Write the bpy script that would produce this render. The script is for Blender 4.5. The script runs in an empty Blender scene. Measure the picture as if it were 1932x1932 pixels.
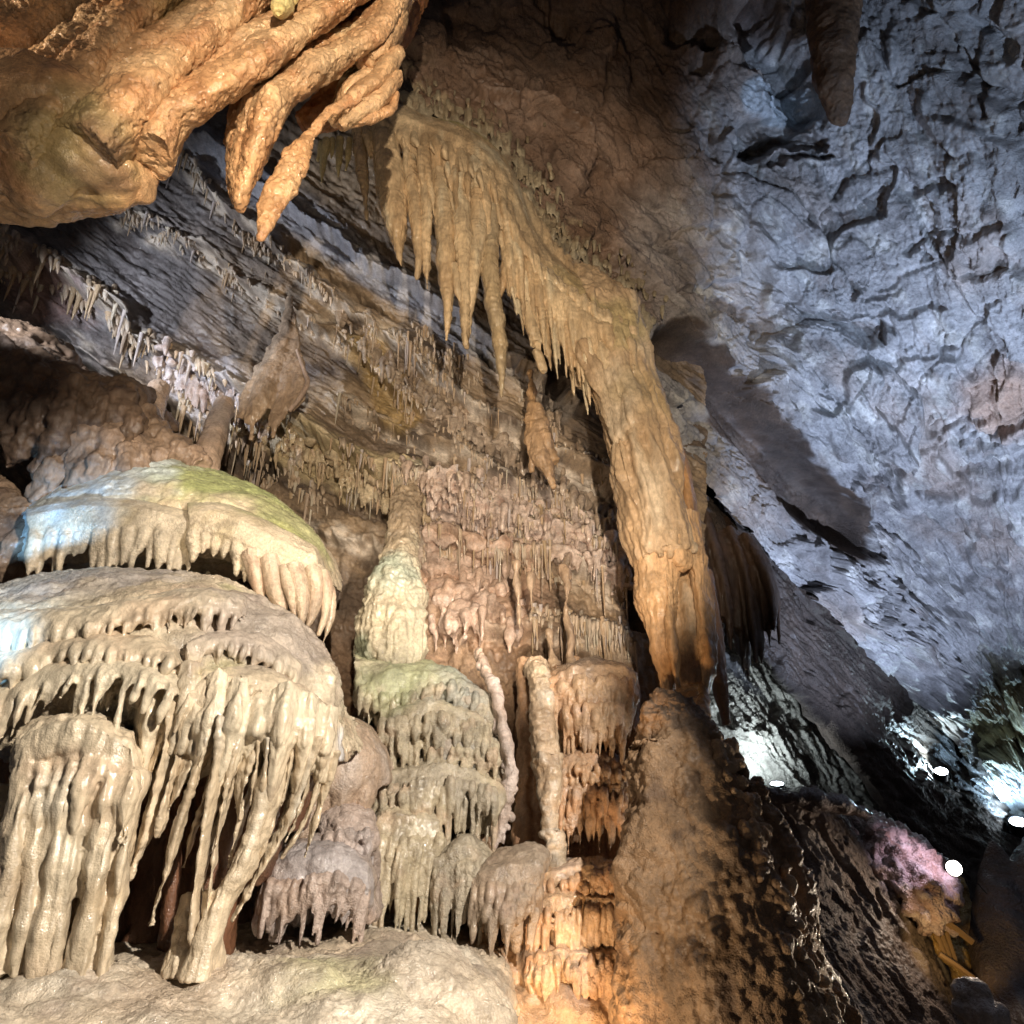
import bpy, math, random
import numpy as np

# ---------------------------------------------------------------- scene, camera, world, lamps, exposure
S = bpy.context.scene
COL = S.collection
F_PX, TH = 1300.0, math.radians(24)          # focal length for a 1932 px wide frame, upward pitch
CAM = np.array((0.0, 0.0, 1.6))
cd = bpy.data.cameras.new('camera'); cam = bpy.data.objects.new('camera', cd); COL.objects.link(cam)
cam.location = CAM; cam.rotation_euler = (math.pi/2 + TH, 0, 0)
cd.sensor_width = 36; cd.lens = 36*F_PX/1932; cd.clip_start = .05; cd.clip_end = 200
S.camera = cam
W = bpy.data.worlds.new('World'); S.world = W; W.use_nodes = True
W.node_tree.nodes['Background'].inputs[0].default_value = (.75, .72, .80, 1)
W.node_tree.nodes['Background'].inputs[1].default_value = .035
S.view_settings.view_transform = 'Standard'; S.view_settings.look = 'None'
S.view_settings.gamma = 1; S.view_settings.exposure = 0.12
S.cycles.use_denoising = True
S.cycles.max_bounces = 4; S.cycles.diffuse_bounces = 3; S.cycles.glossy_bounces = 2
S.cycles.sample_clamp_indirect = 4

def P(px, py, Y):
    """the point seen at pixel px,py of a 1932 px frame that stands Y metres ahead"""
    x = (px-966)/F_PX; y = (966-py)/F_PX
    f = math.cos(TH) - y*math.sin(TH); u = math.sin(TH) + y*math.cos(TH)
    k = Y/f
    return np.stack([x*k, Y+0*k, CAM[2]+u*k], -1) if isinstance(k, np.ndarray) else np.array((x*k, Y, CAM[2]+u*k))
def PX(py, Y):
    """metres per pixel there"""
    return Y/(F_PX*(math.cos(TH)-(966-py)/F_PX*math.sin(TH)))

def spot(name, loc, aim, power, colour, size, blend=.5, radius=.06):
    l = bpy.data.lights.new(name, 'SPOT'); l.energy = power; l.color = colour
    l.spot_size = math.radians(size); l.spot_blend = blend; l.shadow_soft_size = radius
    o = bpy.data.objects.new(name, l); COL.objects.link(o); o.location = loc
    d = np.array(aim, float)-np.array(loc, float)
    from mathutils import Vector
    o.rotation_euler = Vector(d).to_track_quat('-Z', 'Y').to_euler()
    return o
def point(name, loc, power, colour, radius=.05):
    l = bpy.data.lights.new(name, 'POINT'); l.energy = power; l.color = colour; l.shadow_soft_size = radius
    o = bpy.data.objects.new(name, l); COL.objects.link(o); o.location = loc
    return o
WARM = (1, .85, .66); WHITE = (1, .92, .82); COOL = (.53, .70, 1.0); BLUE = (.26, .56, 1.0); AMBER = (1, .60, .28); VIOLET = (.57, .70, 1.0)
# show-cave floods without fixtures: most out of frame, some added in view
spot('unseen_flood', (2.6, -1.0, 4.0), P(470, 1330, 3.3), 2300, WHITE, 46, .4, .05)
spot('unseen_flood', (.35, -1.3, 2.6), P(880, 720, 5.4), 1500, WARM, 54, .4, .03)
spot('unseen_flood', (-.9, 1.2, 1.8), P(900, 450, 4.5), 230, (1, .82, .60), 40, .7, .03)  # added to make the curtain brighter and warmer
spot('unseen_flood', (.5, -.4, 1.0), P(960, 1020, 5.4), 820, (1, .88, .76), 26, .7, .04)  # extra narrow light added to brighten the middle of the wall
spot('unseen_flood', (1.3, .5, 2.4), P(300, 180, 2.4), 34, (1, .80, .60), 56, .5, .04)  # weak fill added from the right for the overhead flowstone
spot('unseen_flood', P(-620, -60, 1.75), P(330, 160, 2.45), 150, (1, .80, .58), 84, .5, .03)
spot('unseen_flood', (-.3, -.1, 2.0), P(60, 130, 2.3), 70, (1, .80, .58), 42, .8, .04)  # fill added for the left part of the overhead flowstone
spot('unseen_flood', P(-420, 1330, 2.5), P(150, 985, 4.4), 420, BLUE, 28, 1.0, .05)
spot('unseen_flood', P(-330, 1120, 1.9), P(10, 1230, 3.1), 120, BLUE, 34, 1.0, .05)
spot('unseen_flood', (4.9, 2.4, .2), (5.25, 5.2, 6.4), 1500, COOL, 46, .45, .04)
spot('unseen_flood', P(2150, 1750, 6.5), P(1800, 1080, 8.), 1650, VIOLET, 84, .5, .04)
spot('unseen_flood', P(1720, 560, 3.2), P(1490, 230, 5.0), 60, (.45, .68, 1.0), 12, .6, .03)  # added blue light in mid-air, aimed into the ceiling recess
spot('unseen_flood', P(1110, 2100, 3.3), P(1100, 1750, 4.6), 34, AMBER, 80, .7, .04)
spot('unseen_flood', P(1130, 1420, 3.6), P(1285, 1150, 4.4), 19, AMBER, 60, .8, .04)  # added amber light in view, no fixture, for the column's lower end
spot('unseen_flood', (-.15, 2.9, .5), P(1225, 1740, 3.9), 48, (1, .78, .54), 80, .6, .04)
spot('unseen_flood', (3.0, 4.6, .6), P(1480, 1720, 3.95), 110, WARM, 60, .6, .04)
spot('unseen_flood', P(-300, 420, 3.3), P(420, 600, 5.7), 420, (.80, .87, 1.0), 70, .6, .04)

# ---------------------------------------------------------------- noise
def _h(ix, iy, iz, seed):
    with np.errstate(over='ignore'):
        h = (ix.astype(np.uint32)*np.uint32(374761393) + iy.astype(np.uint32)*np.uint32(668265263)
             + iz.astype(np.uint32)*np.uint32(2147483647) + np.uint32(seed*1013904223 & 0xffffffff))
        h ^= h >> np.uint32(13); h *= np.uint32(1274126177); h ^= h >> np.uint32(16)
        h *= np.uint32(2246822519); h ^= h >> np.uint32(15)
    return h
def vn(p, seed=0):
    """gradient noise, about -1..1"""
    p = np.asarray(p, np.float32); i = np.floor(p); f = p-i; i = i.astype(np.int64)
    u = f*f*f*(f*(f*6-15)+10)
    r = None
    out = np.zeros(len(p), np.float32)
    for dx in (0, 1):
        wx = u[:, 0] if dx else 1-u[:, 0]
        for dy in (0, 1):
            wy = u[:, 1] if dy else 1-u[:, 1]
            for dz in (0, 1):
                wz = u[:, 2] if dz else 1-u[:, 2]
                h = _h(i[:, 0]+dx, i[:, 1]+dy, i[:, 2]+dz, seed)
                gx = (h & np.uint32(1023)).astype(np.float32)/511.5-1
                gy = ((h >> np.uint32(10)) & np.uint32(1023)).astype(np.float32)/511.5-1
                gz = ((h >> np.uint32(20)) & np.uint32(1023)).astype(np.float32)/511.5-1
                out += wx*wy*wz*(gx*(f[:, 0]-dx)+gy*(f[:, 1]-dy)+gz*(f[:, 2]-dz))
    return out*1.35
def fbm(p, o=4, seed=0, g=.5, lac=2.03):
    a = 1.; s = 0; q = np.asarray(p, np.float32); t = 0
    for k in range(o):
        s = s + a*vn(q+k*17.3, seed+k); t += a; a *= g; q = q*lac
    return s/t*1.4
def ridge(p, o=4, seed=0, g=.5):
    a = 1.; s = 0; q = np.asarray(p, np.float32); t = 0
    for k in range(o):
        s = s + a*(1-np.abs(vn(q+k*11.7, seed+k))*1.6); t += a; a *= g; q = q*2.07
    return s/t
def wor(p, seed=0, f2=False):
    """cell noise: distance to nearest point"""
    p = np.asarray(p, np.float32); i = np.floor(p).astype(np.int64)
    d1 = np.full(len(p), 9., np.float32); d2 = d1.copy()
    for dx in (-1, 0, 1):
        for dy in (-1, 0, 1):
            for dz in (-1, 0, 1):
                c = i+np.array((dx, dy, dz)); h = _h(c[:, 0], c[:, 1], c[:, 2], seed)
                q = np.stack([(h & np.uint32(1023)), (h >> np.uint32(10)) & np.uint32(1023), (h >> np.uint32(20)) & np.uint32(1023)], -1).astype(np.float32)/1023
                d = np.sqrt((((c+q)-p)**2).sum(1)).astype(np.float32)
                d2 = np.minimum(d2, np.maximum(d, d1)); d1 = np.minimum(d1, d)
    return (d1, d2) if f2 else d1
def cells(p, seed=0, tilt=.8):
    """angular blocks: every cell gets its own height and tilt; returns height and closeness to the joint"""
    p = np.asarray(p, np.float32); i = np.floor(p).astype(np.int64)
    d1 = np.full(len(p), 9., np.float32); d2 = d1.copy(); hh = np.zeros(len(p), np.float32)
    for dx in (-1, 0, 1):
        for dy in (-1, 0, 1):
            for dz in (-1, 0, 1):
                c = i+np.array((dx, dy, dz)); h = _h(c[:, 0], c[:, 1], c[:, 2], seed); g = _h(c[:, 0], c[:, 1], c[:, 2], seed+77)
                q = np.stack([(h & np.uint32(1023)), (h >> np.uint32(10)) & np.uint32(1023), (h >> np.uint32(20)) & np.uint32(1023)], -1).astype(np.float32)/1023
                n = np.stack([(g & np.uint32(1023)), (g >> np.uint32(10)) & np.uint32(1023), (g >> np.uint32(20)) & np.uint32(1023)], -1).astype(np.float32)/511.5-1
                v = p-(c+q); d = np.sqrt((v**2).sum(1)).astype(np.float32); k = d < d1
                hh = np.where(k, n[:, 0]*.5+tilt*(v*n).sum(1), hh); d2 = np.where(k, d1, np.minimum(d2, d)); d1 = np.where(k, d, d1)
    return hh, d2-d1
def sst(a, b, x):
    t = np.clip((x-a)/(b-a), 0, 1); return t*t*(3-2*t)
def terr(t, sharp=.25):
    """broken plates: a staircase with narrow risers"""
    fl = np.floor(t); fr = t-fl
    return fl+sst(.5-sharp/2, .5+sharp/2, fr)

# ---------------------------------------------------------------- materials
def mat_rock(name, rough=.5, coat=.25, bump=.25, scale=1.0, grit=1.0, spec=.4, streak=1.0, stain=.0):
    m = bpy.data.materials.new(name); m.use_nodes = True; nt = m.node_tree; N = nt.nodes; L = nt.links
    b = N['Principled BSDF']
    def noise(s, d, r, vec):
        n = N.new('ShaderNodeTexNoise'); n.inputs['Scale'].default_value = s; n.inputs['Detail'].default_value = d; n.inputs['Roughness'].default_value = r; L.new(vec, n.inputs['Vector']); return n.outputs[0]
    def rng(src, lo, hi, a=.3, z=.7):
        r = N.new('ShaderNodeMapRange'); r.inputs['From Min'].default_value = a; r.inputs['From Max'].default_value = z; r.inputs['To Min'].default_value = lo; r.inputs['To Max'].default_value = hi; L.new(src, r.inputs[0]); return r.outputs[0]
    def mul(x, y):
        n = N.new('ShaderNodeMath'); n.operation = 'MULTIPLY'; L.new(x, n.inputs[0])
        if isinstance(y, (int, float)): n.inputs[1].default_value = y
        else: L.new(y, n.inputs[1])
        return n.outputs[0]
    tc = N.new('ShaderNodeTexCoord').outputs['Object']; mp = N.new('ShaderNodeMapping'); mp.inputs['Scale'].default_value = (1, 1, streak); L.new(tc, mp.inputs[0]); st = mp.outputs[0]
    at = N.new('ShaderNodeAttribute'); at.attribute_name = 'Col'
    n1 = noise(7*scale, 4, .62, st); n2 = noise(48*scale, 3, .68, st); n0 = noise(2.3*scale, 2, .5, tc)
    vm = N.new('ShaderNodeVectorMath'); vm.operation = 'SCALE'; L.new(at.outputs['Color'], vm.inputs[0]); L.new(mul(rng(n1, .66, 1.26), rng(n2, .74, 1.2)), vm.inputs['Scale'])
    L.new(vm.outputs[0], b.inputs['Base Color'])
    L.new(rng(n0, max(.1, rough-.24), min(1, rough+.2), .38, .62), b.inputs['Roughness'])
    b.inputs['Specular IOR Level'].default_value = spec
    vo = N.new('ShaderNodeTexVoronoi'); vo.inputs['Scale'].default_value = 95*scale*grit; L.new(tc, vo.inputs['Vector'])
    n3 = noise(150*scale*grit, 2, .7, tc); mask = rng(n0, .3, 1.6, .36, .66)
    ad = N.new('ShaderNodeMath'); ad.operation = 'MULTIPLY_ADD'; L.new(vo.outputs['Distance'], ad.inputs[0]); ad.inputs[1].default_value = -.55; L.new(n3, ad.inputs[2])
    ad2 = N.new('ShaderNodeMath'); ad2.operation = 'MULTIPLY_ADD'; L.new(n2, ad2.inputs[0]); ad2.inputs[1].default_value = 1.1; L.new(ad.outputs[0], ad2.inputs[2])
    b1 = N.new('ShaderNodeBump'); b1.inputs['Strength'].default_value = bump; b1.inputs['Distance'].default_value = .013/scale
    L.new(mul(ad2.outputs[0], mask), b1.inputs['Height']); L.new(b1.outputs[0], b.inputs['Normal'])
    b.inputs['Coat Weight'].default_value = coat; b.inputs['Coat Roughness'].default_value = .13; L.new(b1.outputs[0], b.inputs['Coat Normal'])
    return m
def mat_plain(name, colour, rough=.5, metal=0):
    m = bpy.data.materials.new(name); m.use_nodes = True; nt = m.node_tree; b = nt.nodes['Principled BSDF']
    n = nt.nodes.new('ShaderNodeTexNoise'); n.inputs['Scale'].default_value = 40
    mx = nt.nodes.new('ShaderNodeMix'); mx.data_type = 'RGBA'
    mx.inputs[6].default_value = (*[c*.7 for c in colour], 1); mx.inputs[7].default_value = (*[min(1, c*1.3) for c in colour], 1)
    nt.links.new(n.outputs[0], mx.inputs[0]); nt.links.new(mx.outputs[2], b.inputs['Base Color'])
    b.inputs['Roughness'].default_value = rough; b.inputs['Metallic'].default_value = metal
    return m
def mat_glow(name, colour, strength):
    m = bpy.data.materials.new(name); m.use_nodes = True; b = m.node_tree.nodes['Principled BSDF']
    b.inputs['Base Color'].default_value = (*colour, 1); b.inputs['Emission Color'].default_value = (*colour, 1); b.inputs['Emission Strength'].default_value = strength
    return m
WET = mat_rock('wet_flowstone', .42, .6, .55, 1.0)
DRAPE = mat_rock('wet_drapery', .36, .7, .32, 1.0, 1.2, .5, .3)
SATIN = mat_rock('dripstone', .46, .35, .45, 1.2, 1.0, .4, .45)
CRUST = mat_rock('crusted_rock', .62, .15, .6, .9)
ROUGHROCK = mat_rock('bare_rock', .62, .10, .7, .6)
FARROCK = mat_rock('distant_rock', .5, .25, .7, .3)
DULLROCK = mat_rock('damp_rock', .68, .06, .6, .4)

# ---------------------------------------------------------------- mesh helpers
def cr(pts, n):
    """Catmull-Rom through rows of pts, n samples evenly in the first two columns' arc length"""
    p = np.asarray(pts, float)
    if len(p) == 2:
        t = np.linspace(0, 1, n)[:, None]; return p[0]*(1-t)+p[1]*t
    q = np.vstack([2*p[0]-p[1], p, 2*p[-1]-p[-2]])
    m = len(p)-1; d = np.r_[0, np.cumsum(np.maximum(1e-6, np.linalg.norm(np.diff(p[:, :2], axis=0), axis=1)))]
    s = np.interp(np.linspace(0, d[-1], n), d, np.arange(m+1)); k = np.clip(s.astype(int), 0, m-1); t = (s-k)[:, None]
    a, b, c, e = q[k], q[k+1], q[k+2], q[k+3]
    return .5*(2*b+(c-a)*t+(2*a-5*b+4*c-e)*t*t+(3*b-a-3*c+e)*t**3)
class MB:
    def __init__(s): s.v = []; s.f = []; s.n = 0
    def add(s, V, Fc): s.v.append(np.asarray(V, float)); s.f += [tuple(i+s.n for i in f) for f in Fc]; s.n += len(V)
    def rings(s, R, closed=True):
        """R: rings x points x 3, each ring closed, ends capped"""
        R = np.asarray(R); a, b = R.shape[:2]; Fc = []
        for i in range(a-1):
            for j in range(b):
                k = (j+1) % b; Fc.append((i*b+j, i*b+k, (i+1)*b+k, (i+1)*b+j))
        V = np.vstack([R.reshape(-1, 3), R[0].mean(0), R[-1].mean(0)]); c0, c1 = a*b, a*b+1
        for j in range(b):
            k = (j+1) % b; Fc.append((c0, k, j)); Fc.append((c1, (a-1)*b+j, (a-1)*b+k))
        s.add(V, Fc)
    def tube(s, pts, rad, sides=12, deep=1.0, rot=0.0, axis=None):
        pts = np.asarray(pts, float); n = len(pts); T = np.gradient(pts, axis=0); T /= np.linalg.norm(T, axis=1)[:, None]+1e-9
        yv = np.array((math.sin(rot), math.cos(rot), .001)) if axis is None else axis; A = np.cross(T, yv); A /= np.linalg.norm(A, axis=1)[:, None]+1e-9; B = np.cross(T, A)
        an = np.linspace(0, 2*math.pi, sides, endpoint=False); ca, sa = np.cos(an), np.sin(an)
        rad = np.asarray(rad, float)[:, None, None]
        s.rings(pts[:, None]+rad*(ca[None, :, None]*A[:, None]+deep*sa[None, :, None]*B[:, None]))
    def stroke(s, pts, n=14, deep=1.0, sides=12, rot=0.0):
        """pts rows: px, py, radius px, Y"""
        q = cr(pts, n); C = np.array([P(a[0], a[1], a[3]) for a in q]); r = np.array([max(.3, a[2])*PX(a[1], a[3]) for a in q])
        a = C[n//2]-CAM; a /= np.linalg.norm(a); c_, s_ = math.cos(rot), math.sin(rot)      # sheets stand out from the wall towards the hall
        s.tube(C, r, sides, deep, rot, np.array((a[0]*c_+a[1]*s_, a[1]*c_-a[0]*s_, a[2])) if deep > 1.15 else None)
    def ball(s, px, py, Y, rx, ry=None, rd=None):
        ry = ry or rx; rd = rd or rx; c = P(px, py, Y); k = PX(py, Y)
        th = np.linspace(.05, math.pi-.05, 14); an = np.linspace(0, 2*math.pi, 20, endpoint=False)
        R = np.stack([np.sin(th)[:, None]*np.cos(an)*rx*k, np.sin(th)[:, None]*np.sin(an)*rd*k, np.cos(th)[:, None]*np.ones(20)*ry*k], -1)+c
        s.rings(R)
    def tier(s, rid, lip, back=.5, bulge=.10, n=36, skirt=0, seed=0):
        R = cr(rid, n); L = cr(lip, n)
        R = np.array([P(*a[:3]) for a in R]); L = np.array([P(*a[:3]) for a in L])
        D = np.linalg.norm(R-L, axis=1)[:, None]; out = np.array((0, -.75, .66)); Yv = np.array((0, 1., 0)); Zv = np.array((0, 0, 1.))
        sec = [R+Yv*back, R]+[R*(1-t)+L*t+out*D*bulge*4*t*(1-t)+out*D*bulge*1.2*t for t in (.2, .4, .6, .8)]
        if skirt:
            kk = skirt*np.array([PX(a[1], a[2]) for a in cr(lip, n)]); r_ = np.random.RandomState(seed+3); w = np.interp(np.arange(n), np.arange(0, n+2, 2), r_.uniform(.45, 1.15, len(np.arange(0, n+2, 2))))
            dn = (kk*w)[:, None]; fl = (.012*r_.randn(n))[:, None]
            sec += [L+out*D*bulge*.6, L+Yv*.03-Zv*dn*.25, L+Yv*(.09+fl)-Zv*dn*.6, L+Yv*(.13+fl)-Zv*dn, L+Yv*(.13+back*.5)-Zv*dn*.8, L*.6+R*.4+Yv*(back+.1)]
        else: sec += [L+out*D*bulge*.6, L-Zv*D*.06+Yv*D*.05, L+Yv*(back*.5)+Zv*D*.08, L*.6+R*.4+Yv*back]
        s.rings(np.stack(sec, 1))
    def fringe(s, lip, n, ln, rr, seed=0, lean=0, deep=1.4, t0=0., t1=1., up=1.2, power=1.6):
        """fingers hanging from a lip: ln, rr = ranges in px"""
        r_ = random.Random(seed); q = cr(lip, 200); big = 0
        for i in range(n):
            t = t0+(t1-t0)*(i+.5+r_.uniform(-.35, .35))/n; a = q[min(199, int(t*199))]
            r = r_.uniform(*rr); l = ln[0]+(ln[1]-ln[0])*r_.random()**power; w = r_.uniform(-.3, .3)*r
            Yq = a[2]+r_.uniform(-.015, .03)
            s.stroke([(a[0]-lean*.1, a[1]-r*up, r*.9, Yq+.03), (a[0], a[1]+l*.1, r*1.05, Yq), (a[0]+lean*.4+w, a[1]+l*.45, r*.85, Yq),
                      (a[0]+lean*.75+w, a[1]+l*.8, r*.5, Yq+.005), (a[0]+lean+w, a[1]+l, r*.16, Yq+.01)], 10, deep, 8)

def to_mesh(name, V, Q):
    me = bpy.data.meshes.new(name); V = np.ascontiguousarray(V, np.float32); Q = np.ascontiguousarray(Q, np.int32)
    me.vertices.add(len(V)); me.vertices.foreach_set('co', V.ravel())
    me.loops.add(Q.size); me.loops.foreach_set('vertex_index', Q.ravel())
    me.polygons.add(len(Q)); me.polygons.foreach_set('loop_start', np.arange(0, Q.size, 4, dtype=np.int32)); me.polygons.foreach_set('loop_total', np.full(len(Q), 4, np.int32))
    me.update(calc_edges=True); me.polygons.foreach_set('use_smooth', np.ones(len(Q), bool)); return me
def normals(V, Q):
    n = np.cross(V[Q[:, 2]]-V[Q[:, 0]], V[Q[:, 3]]-V[Q[:, 1]]); o = np.zeros_like(V)
    for k in range(4):
        for c in range(3): o[:, c] += np.bincount(Q[:, k], n[:, c], len(V))
    return o/(np.linalg.norm(o, axis=1)[:, None]+1e-12)
def fuse(mb, voxel, smooth=4):
    """melt overlapping shapes into one skin, like calcite does"""
    me = bpy.data.meshes.new('tmp'); me.from_pydata(np.vstack(mb.v).tolist(), [], mb.f); me.update()
    o = bpy.data.objects.new('tmp', me); COL.objects.link(o)
    m = o.modifiers.new('r', 'REMESH'); m.mode = 'VOXEL'; m.voxel_size = voxel
    if smooth:
        m = o.modifiers.new('s', 'SMOOTH'); m.iterations = smooth; m.factor = .5
    dg = bpy.context.evaluated_depsgraph_get(); r = bpy.data.meshes.new_from_object(o.evaluated_get(dg))
    V = np.empty(len(r.vertices)*3, np.float32); r.vertices.foreach_get('co', V); V = V.reshape(-1, 3)
    Q = np.empty(len(r.loops), np.int32); r.loops.foreach_get('vertex_index', Q); Q = Q.reshape(-1, 4)
    bpy.data.objects.remove(o); bpy.data.meshes.remove(me); bpy.data.meshes.remove(r)
    return V.astype(np.float64), Q
class Front:
    """how near the skin of finished pieces stands, by direction from the viewer's spot"""
    def __init__(s, *Vs, cell=7):
        s.c = cell; s.d = {}
        for V in Vs:
            x, y = proj(V); i = np.floor(x/cell).astype(int); j = np.floor(y/cell).astype(int); o = np.argsort(-V[:, 1])
            for k, y_ in dict(zip(zip(i[o].tolist(), j[o].tolist()), V[o, 1].tolist())).items(): s.d[k] = min(y_, s.d.get(k, 99))
    def __call__(s, px, py, default=None):
        i, j = int(px//s.c), int(py//s.c)
        for r in range(0, 14):
            v = [s.d[k] for a in range(-r, r+1) for b in range(-r, r+1) if max(abs(a), abs(b)) == r and (k := (i+a, j+b)) in s.d]
            if v: return min(v)
        return default
    def on(s, pts, off=0.): return [(a[0], a[1], s(a[0], a[1], 5)-off) for a in pts]
def proj(V):
    d = V-CAM; f = d[:, 1]*math.cos(TH)+d[:, 2]*math.sin(TH); u = d[:, 2]*math.cos(TH)-d[:, 1]*math.sin(TH)
    return 966+F_PX*d[:, 0]/f, 966-F_PX*u/f
def world(o):
    V = np.empty(len(o.data.vertices)*3, np.float32); o.data.vertices.foreach_get('co', V)
    return V.reshape(-1, 3).astype(float)+np.array(o.location)+(np.array(o.parent.location) if o.parent else 0)
def mixc(a, b, t):
    a = np.asarray(a, float); b = np.asarray(b, float); t = np.asarray(t)[:, None]
    return a*(1-t)+b*t
def paint(V, base, alt, third=None, s=1.5, seed=0, streak=False, patches=()):
    """mineral colours: three tones mingled by noise, then blotches (px,py,Y,radius px,colour,strength)"""
    sc = np.array((s, s, s*.22)) if streak else np.array((s, s, s))
    c = mixc(np.tile(base, (len(V), 1)), np.tile(alt, (len(V), 1)), sst(-.35, .45, fbm(V*sc, 4, seed)))
    if third is not None: c = mixc(c, np.tile(third, (len(V), 1)), sst(.05, .55, fbm(V*sc*2.3, 4, seed+9))*.75)
    for k, (px, py, Y, r, cc, st) in enumerate(patches):
        d = np.linalg.norm((V-P(px, py, Y))*np.array((1, .7, 1)), axis=1)/(r*PX(py, Y)); d = d+.45*fbm(V*4, 3, seed+20+k)
        c = mixc(c, np.tile(cc, (len(V), 1)), (1-sst(.55, 1.15, d))*st)
    return c
def setcol(me, c):
    a = me.color_attributes.new('Col', 'FLOAT_COLOR', 'POINT'); r = np.ones((len(c), 4), np.float32); r[:, :3] = np.clip(c, 0, .95); a.data.foreach_set('color', r.ravel())

# ---------------------------------------------------------------- scene-graph helpers
def tag(o, label=None, cat=None, group=None, kind=None):
    if label: o['label'] = label
    if cat: o['category'] = cat
    if group: o['group'] = group
    if kind: o['kind'] = kind
    return o
def thing(name, label, cat, loc=(0, 0, 0), group=None):
    o = bpy.data.objects.new(name, None); COL.objects.link(o); o.location = loc; o.empty_display_size = .1
    return tag(o, label, cat, group)
def put(name, me, mat, parent=None):
    me.materials.append(mat); o = bpy.data.objects.new(name, me); COL.objects.link(o)
    if parent is not None: o.parent = parent
    return o
def blob(name, mb, voxel, mat, parent=None, smooth=4, disp=None, col=None):
    V, Q = fuse(mb, voxel, smooth)
    if disp:
        Nn = normals(V, Q); V = V+Nn*disp(V, Nn)[:, None]
    c = col(V) if col else np.tile((.5, .4, .3), (len(V), 1))
    org = np.array(parent.location) if parent is not None else V[np.argmin(V[:, 2])].copy()
    me = to_mesh(name, V-org, Q); setcol(me, c); o = put(name, me, mat, parent)
    if parent is None: o.location = org
    return o
def sheet(name, net, nu, nv, mat, disp, col, parent=None, kind='structure'):
    """net: rows x cols of (px,py,Y): a smooth patch through them, displaced along its normal towards the viewer"""
    net = np.array(net, float); rows, cols, _ = net.shape
    mid = np.stack([cr_u(net[r], nu) for r in range(rows)]); full = np.stack([cr_u(mid[:, j], nv) for j in range(nu)], 1)     # nv x nu x 3
    px, py, Y = [full[..., k].ravel() for k in range(3)]
    V = P(px, py, Y)
    ii = np.arange(nu*nv).reshape(nv, nu); Q = np.stack([ii[:-1, :-1], ii[1:, :-1], ii[1:, 1:], ii[:-1, 1:]], -1).reshape(-1, 4)
    Nn = normals(V, Q); s = np.sign(((CAM-V)*Nn).sum(1).mean()); 
    if s < 0: Q = Q[:, ::-1]; Nn = -Nn
    h, extra = disp(V, px, py, Nn)
    V2 = V+Nn*h[:, None]+(extra if extra is not None else 0)
    c = col(V2, px, py, h)
    org = V2.mean(0); me = to_mesh(name, V2-org, Q); setcol(me, c); o = put(name, me, mat, parent)
    o.location = org
    if kind: o['kind'] = kind
    return o, V2.reshape(nv, nu, 3), full
def cr_u(p, n):
    """Catmull-Rom, uniform parameter"""
    p = np.asarray(p, float); m = len(p)-1; q = np.vstack([2*p[0]-p[1], p, 2*p[-1]-p[-2]])
    s = np.linspace(0, m, n); k = np.clip(s.astype(int), 0, m-1); t = (s-k)[:, None]
    a, b, c, e = q[k], q[k+1], q[k+2], q[k+3]
    return .5*(2*b+(c-a)*t+(2*a-5*b+4*c-e)*t*t+(3*b-a-3*c+e)*t**3)
def seg_dist(px, py, line):
    """pixel distance to a polyline, and side (positive below)"""
    d = np.full(len(px), 1e9); l = np.asarray(line, float)
    for a, b in zip(l[:-1], l[1:]):
        ab = b[:2]-a[:2]; t = np.clip(((px-a[0])*ab[0]+(py-a[1])*ab[1])/(ab@ab), 0, 1)
        d = np.minimum(d, np.hypot(px-a[0]-t*ab[0], py-a[1]-t*ab[1]))
    return d

CREAM = (.62, .50, .345); PALE = (.72, .62, .46); TAN = (.44, .29, .165); ORANGE = (.56, .27, .085); PINK = (.52, .35, .25)
BROWN = (.20, .115, .06); RUST = (.30, .12, .045); GREY = (.36, .34, .35); LAV = (.44, .43, .50); DARK = (.055, .04, .032); GREEN = (.30, .36, .10); UMBER = (.11, .068, .04); MUD = (.16, .12, .085); WHITE_C = (.72, .70, .66)

# ================================================================ the cave: ceiling, walls, slopes
def along(d, squeeze):
    d = np.asarray(d, float); d /= np.linalg.norm(d)
    return lambda p: p-np.outer(p@d, d)*(1-squeeze)

# ---- the great ceiling, from over the viewer's head down to the far passage
CEIL_NET = [
 [(640,-420,4.4),(1100,-420,3.9),(1650,-420,3.2),(2350,-420,2.4)],
 [(720,  60,4.7),(1150,   0,4.6),(1650, -60,4.1),(2350,-60,2.8)],
 [(905, 340,5.0),(1290, 280,5.4),(1720, 230,4.9),(2350, 180,3.3)],
 [(1090,560,5.5),(1420, 520,6.3),(1790, 460,5.7),(2350, 400,3.8)],
 [(1215,700,6.1),(1500, 680,7.0),(1850, 660,6.5),(2350, 640,4.5)],
 [(1300,870,6.8),(1560, 860,8.0),(1890, 850,7.5),(2350, 850,5.4)],
 [(1480,1060,8.4),(1680,1040,9.3),(1950,1020,8.8),(2350,1020,6.4)],
 [(1640,1230,10.),(1800,1210,10.6),(2010,1200,10.),(2350,1200,7.6)],
 [(1800,1410,12.),(1900,1400,12.2),(2080,1400,11.4),(2350,1400,9.)],
 [(1970,1600,14.),(2060,1600,13.6),(2180,1600,12.6),(2400,1600,10.)]]
cd_ = P(1800, 1410, 12.)-P(1290, 870, 6.8); sq = along(cd_, .42); sq3 = along(cd_, .10); sqc = along(cd_, .38)
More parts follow.
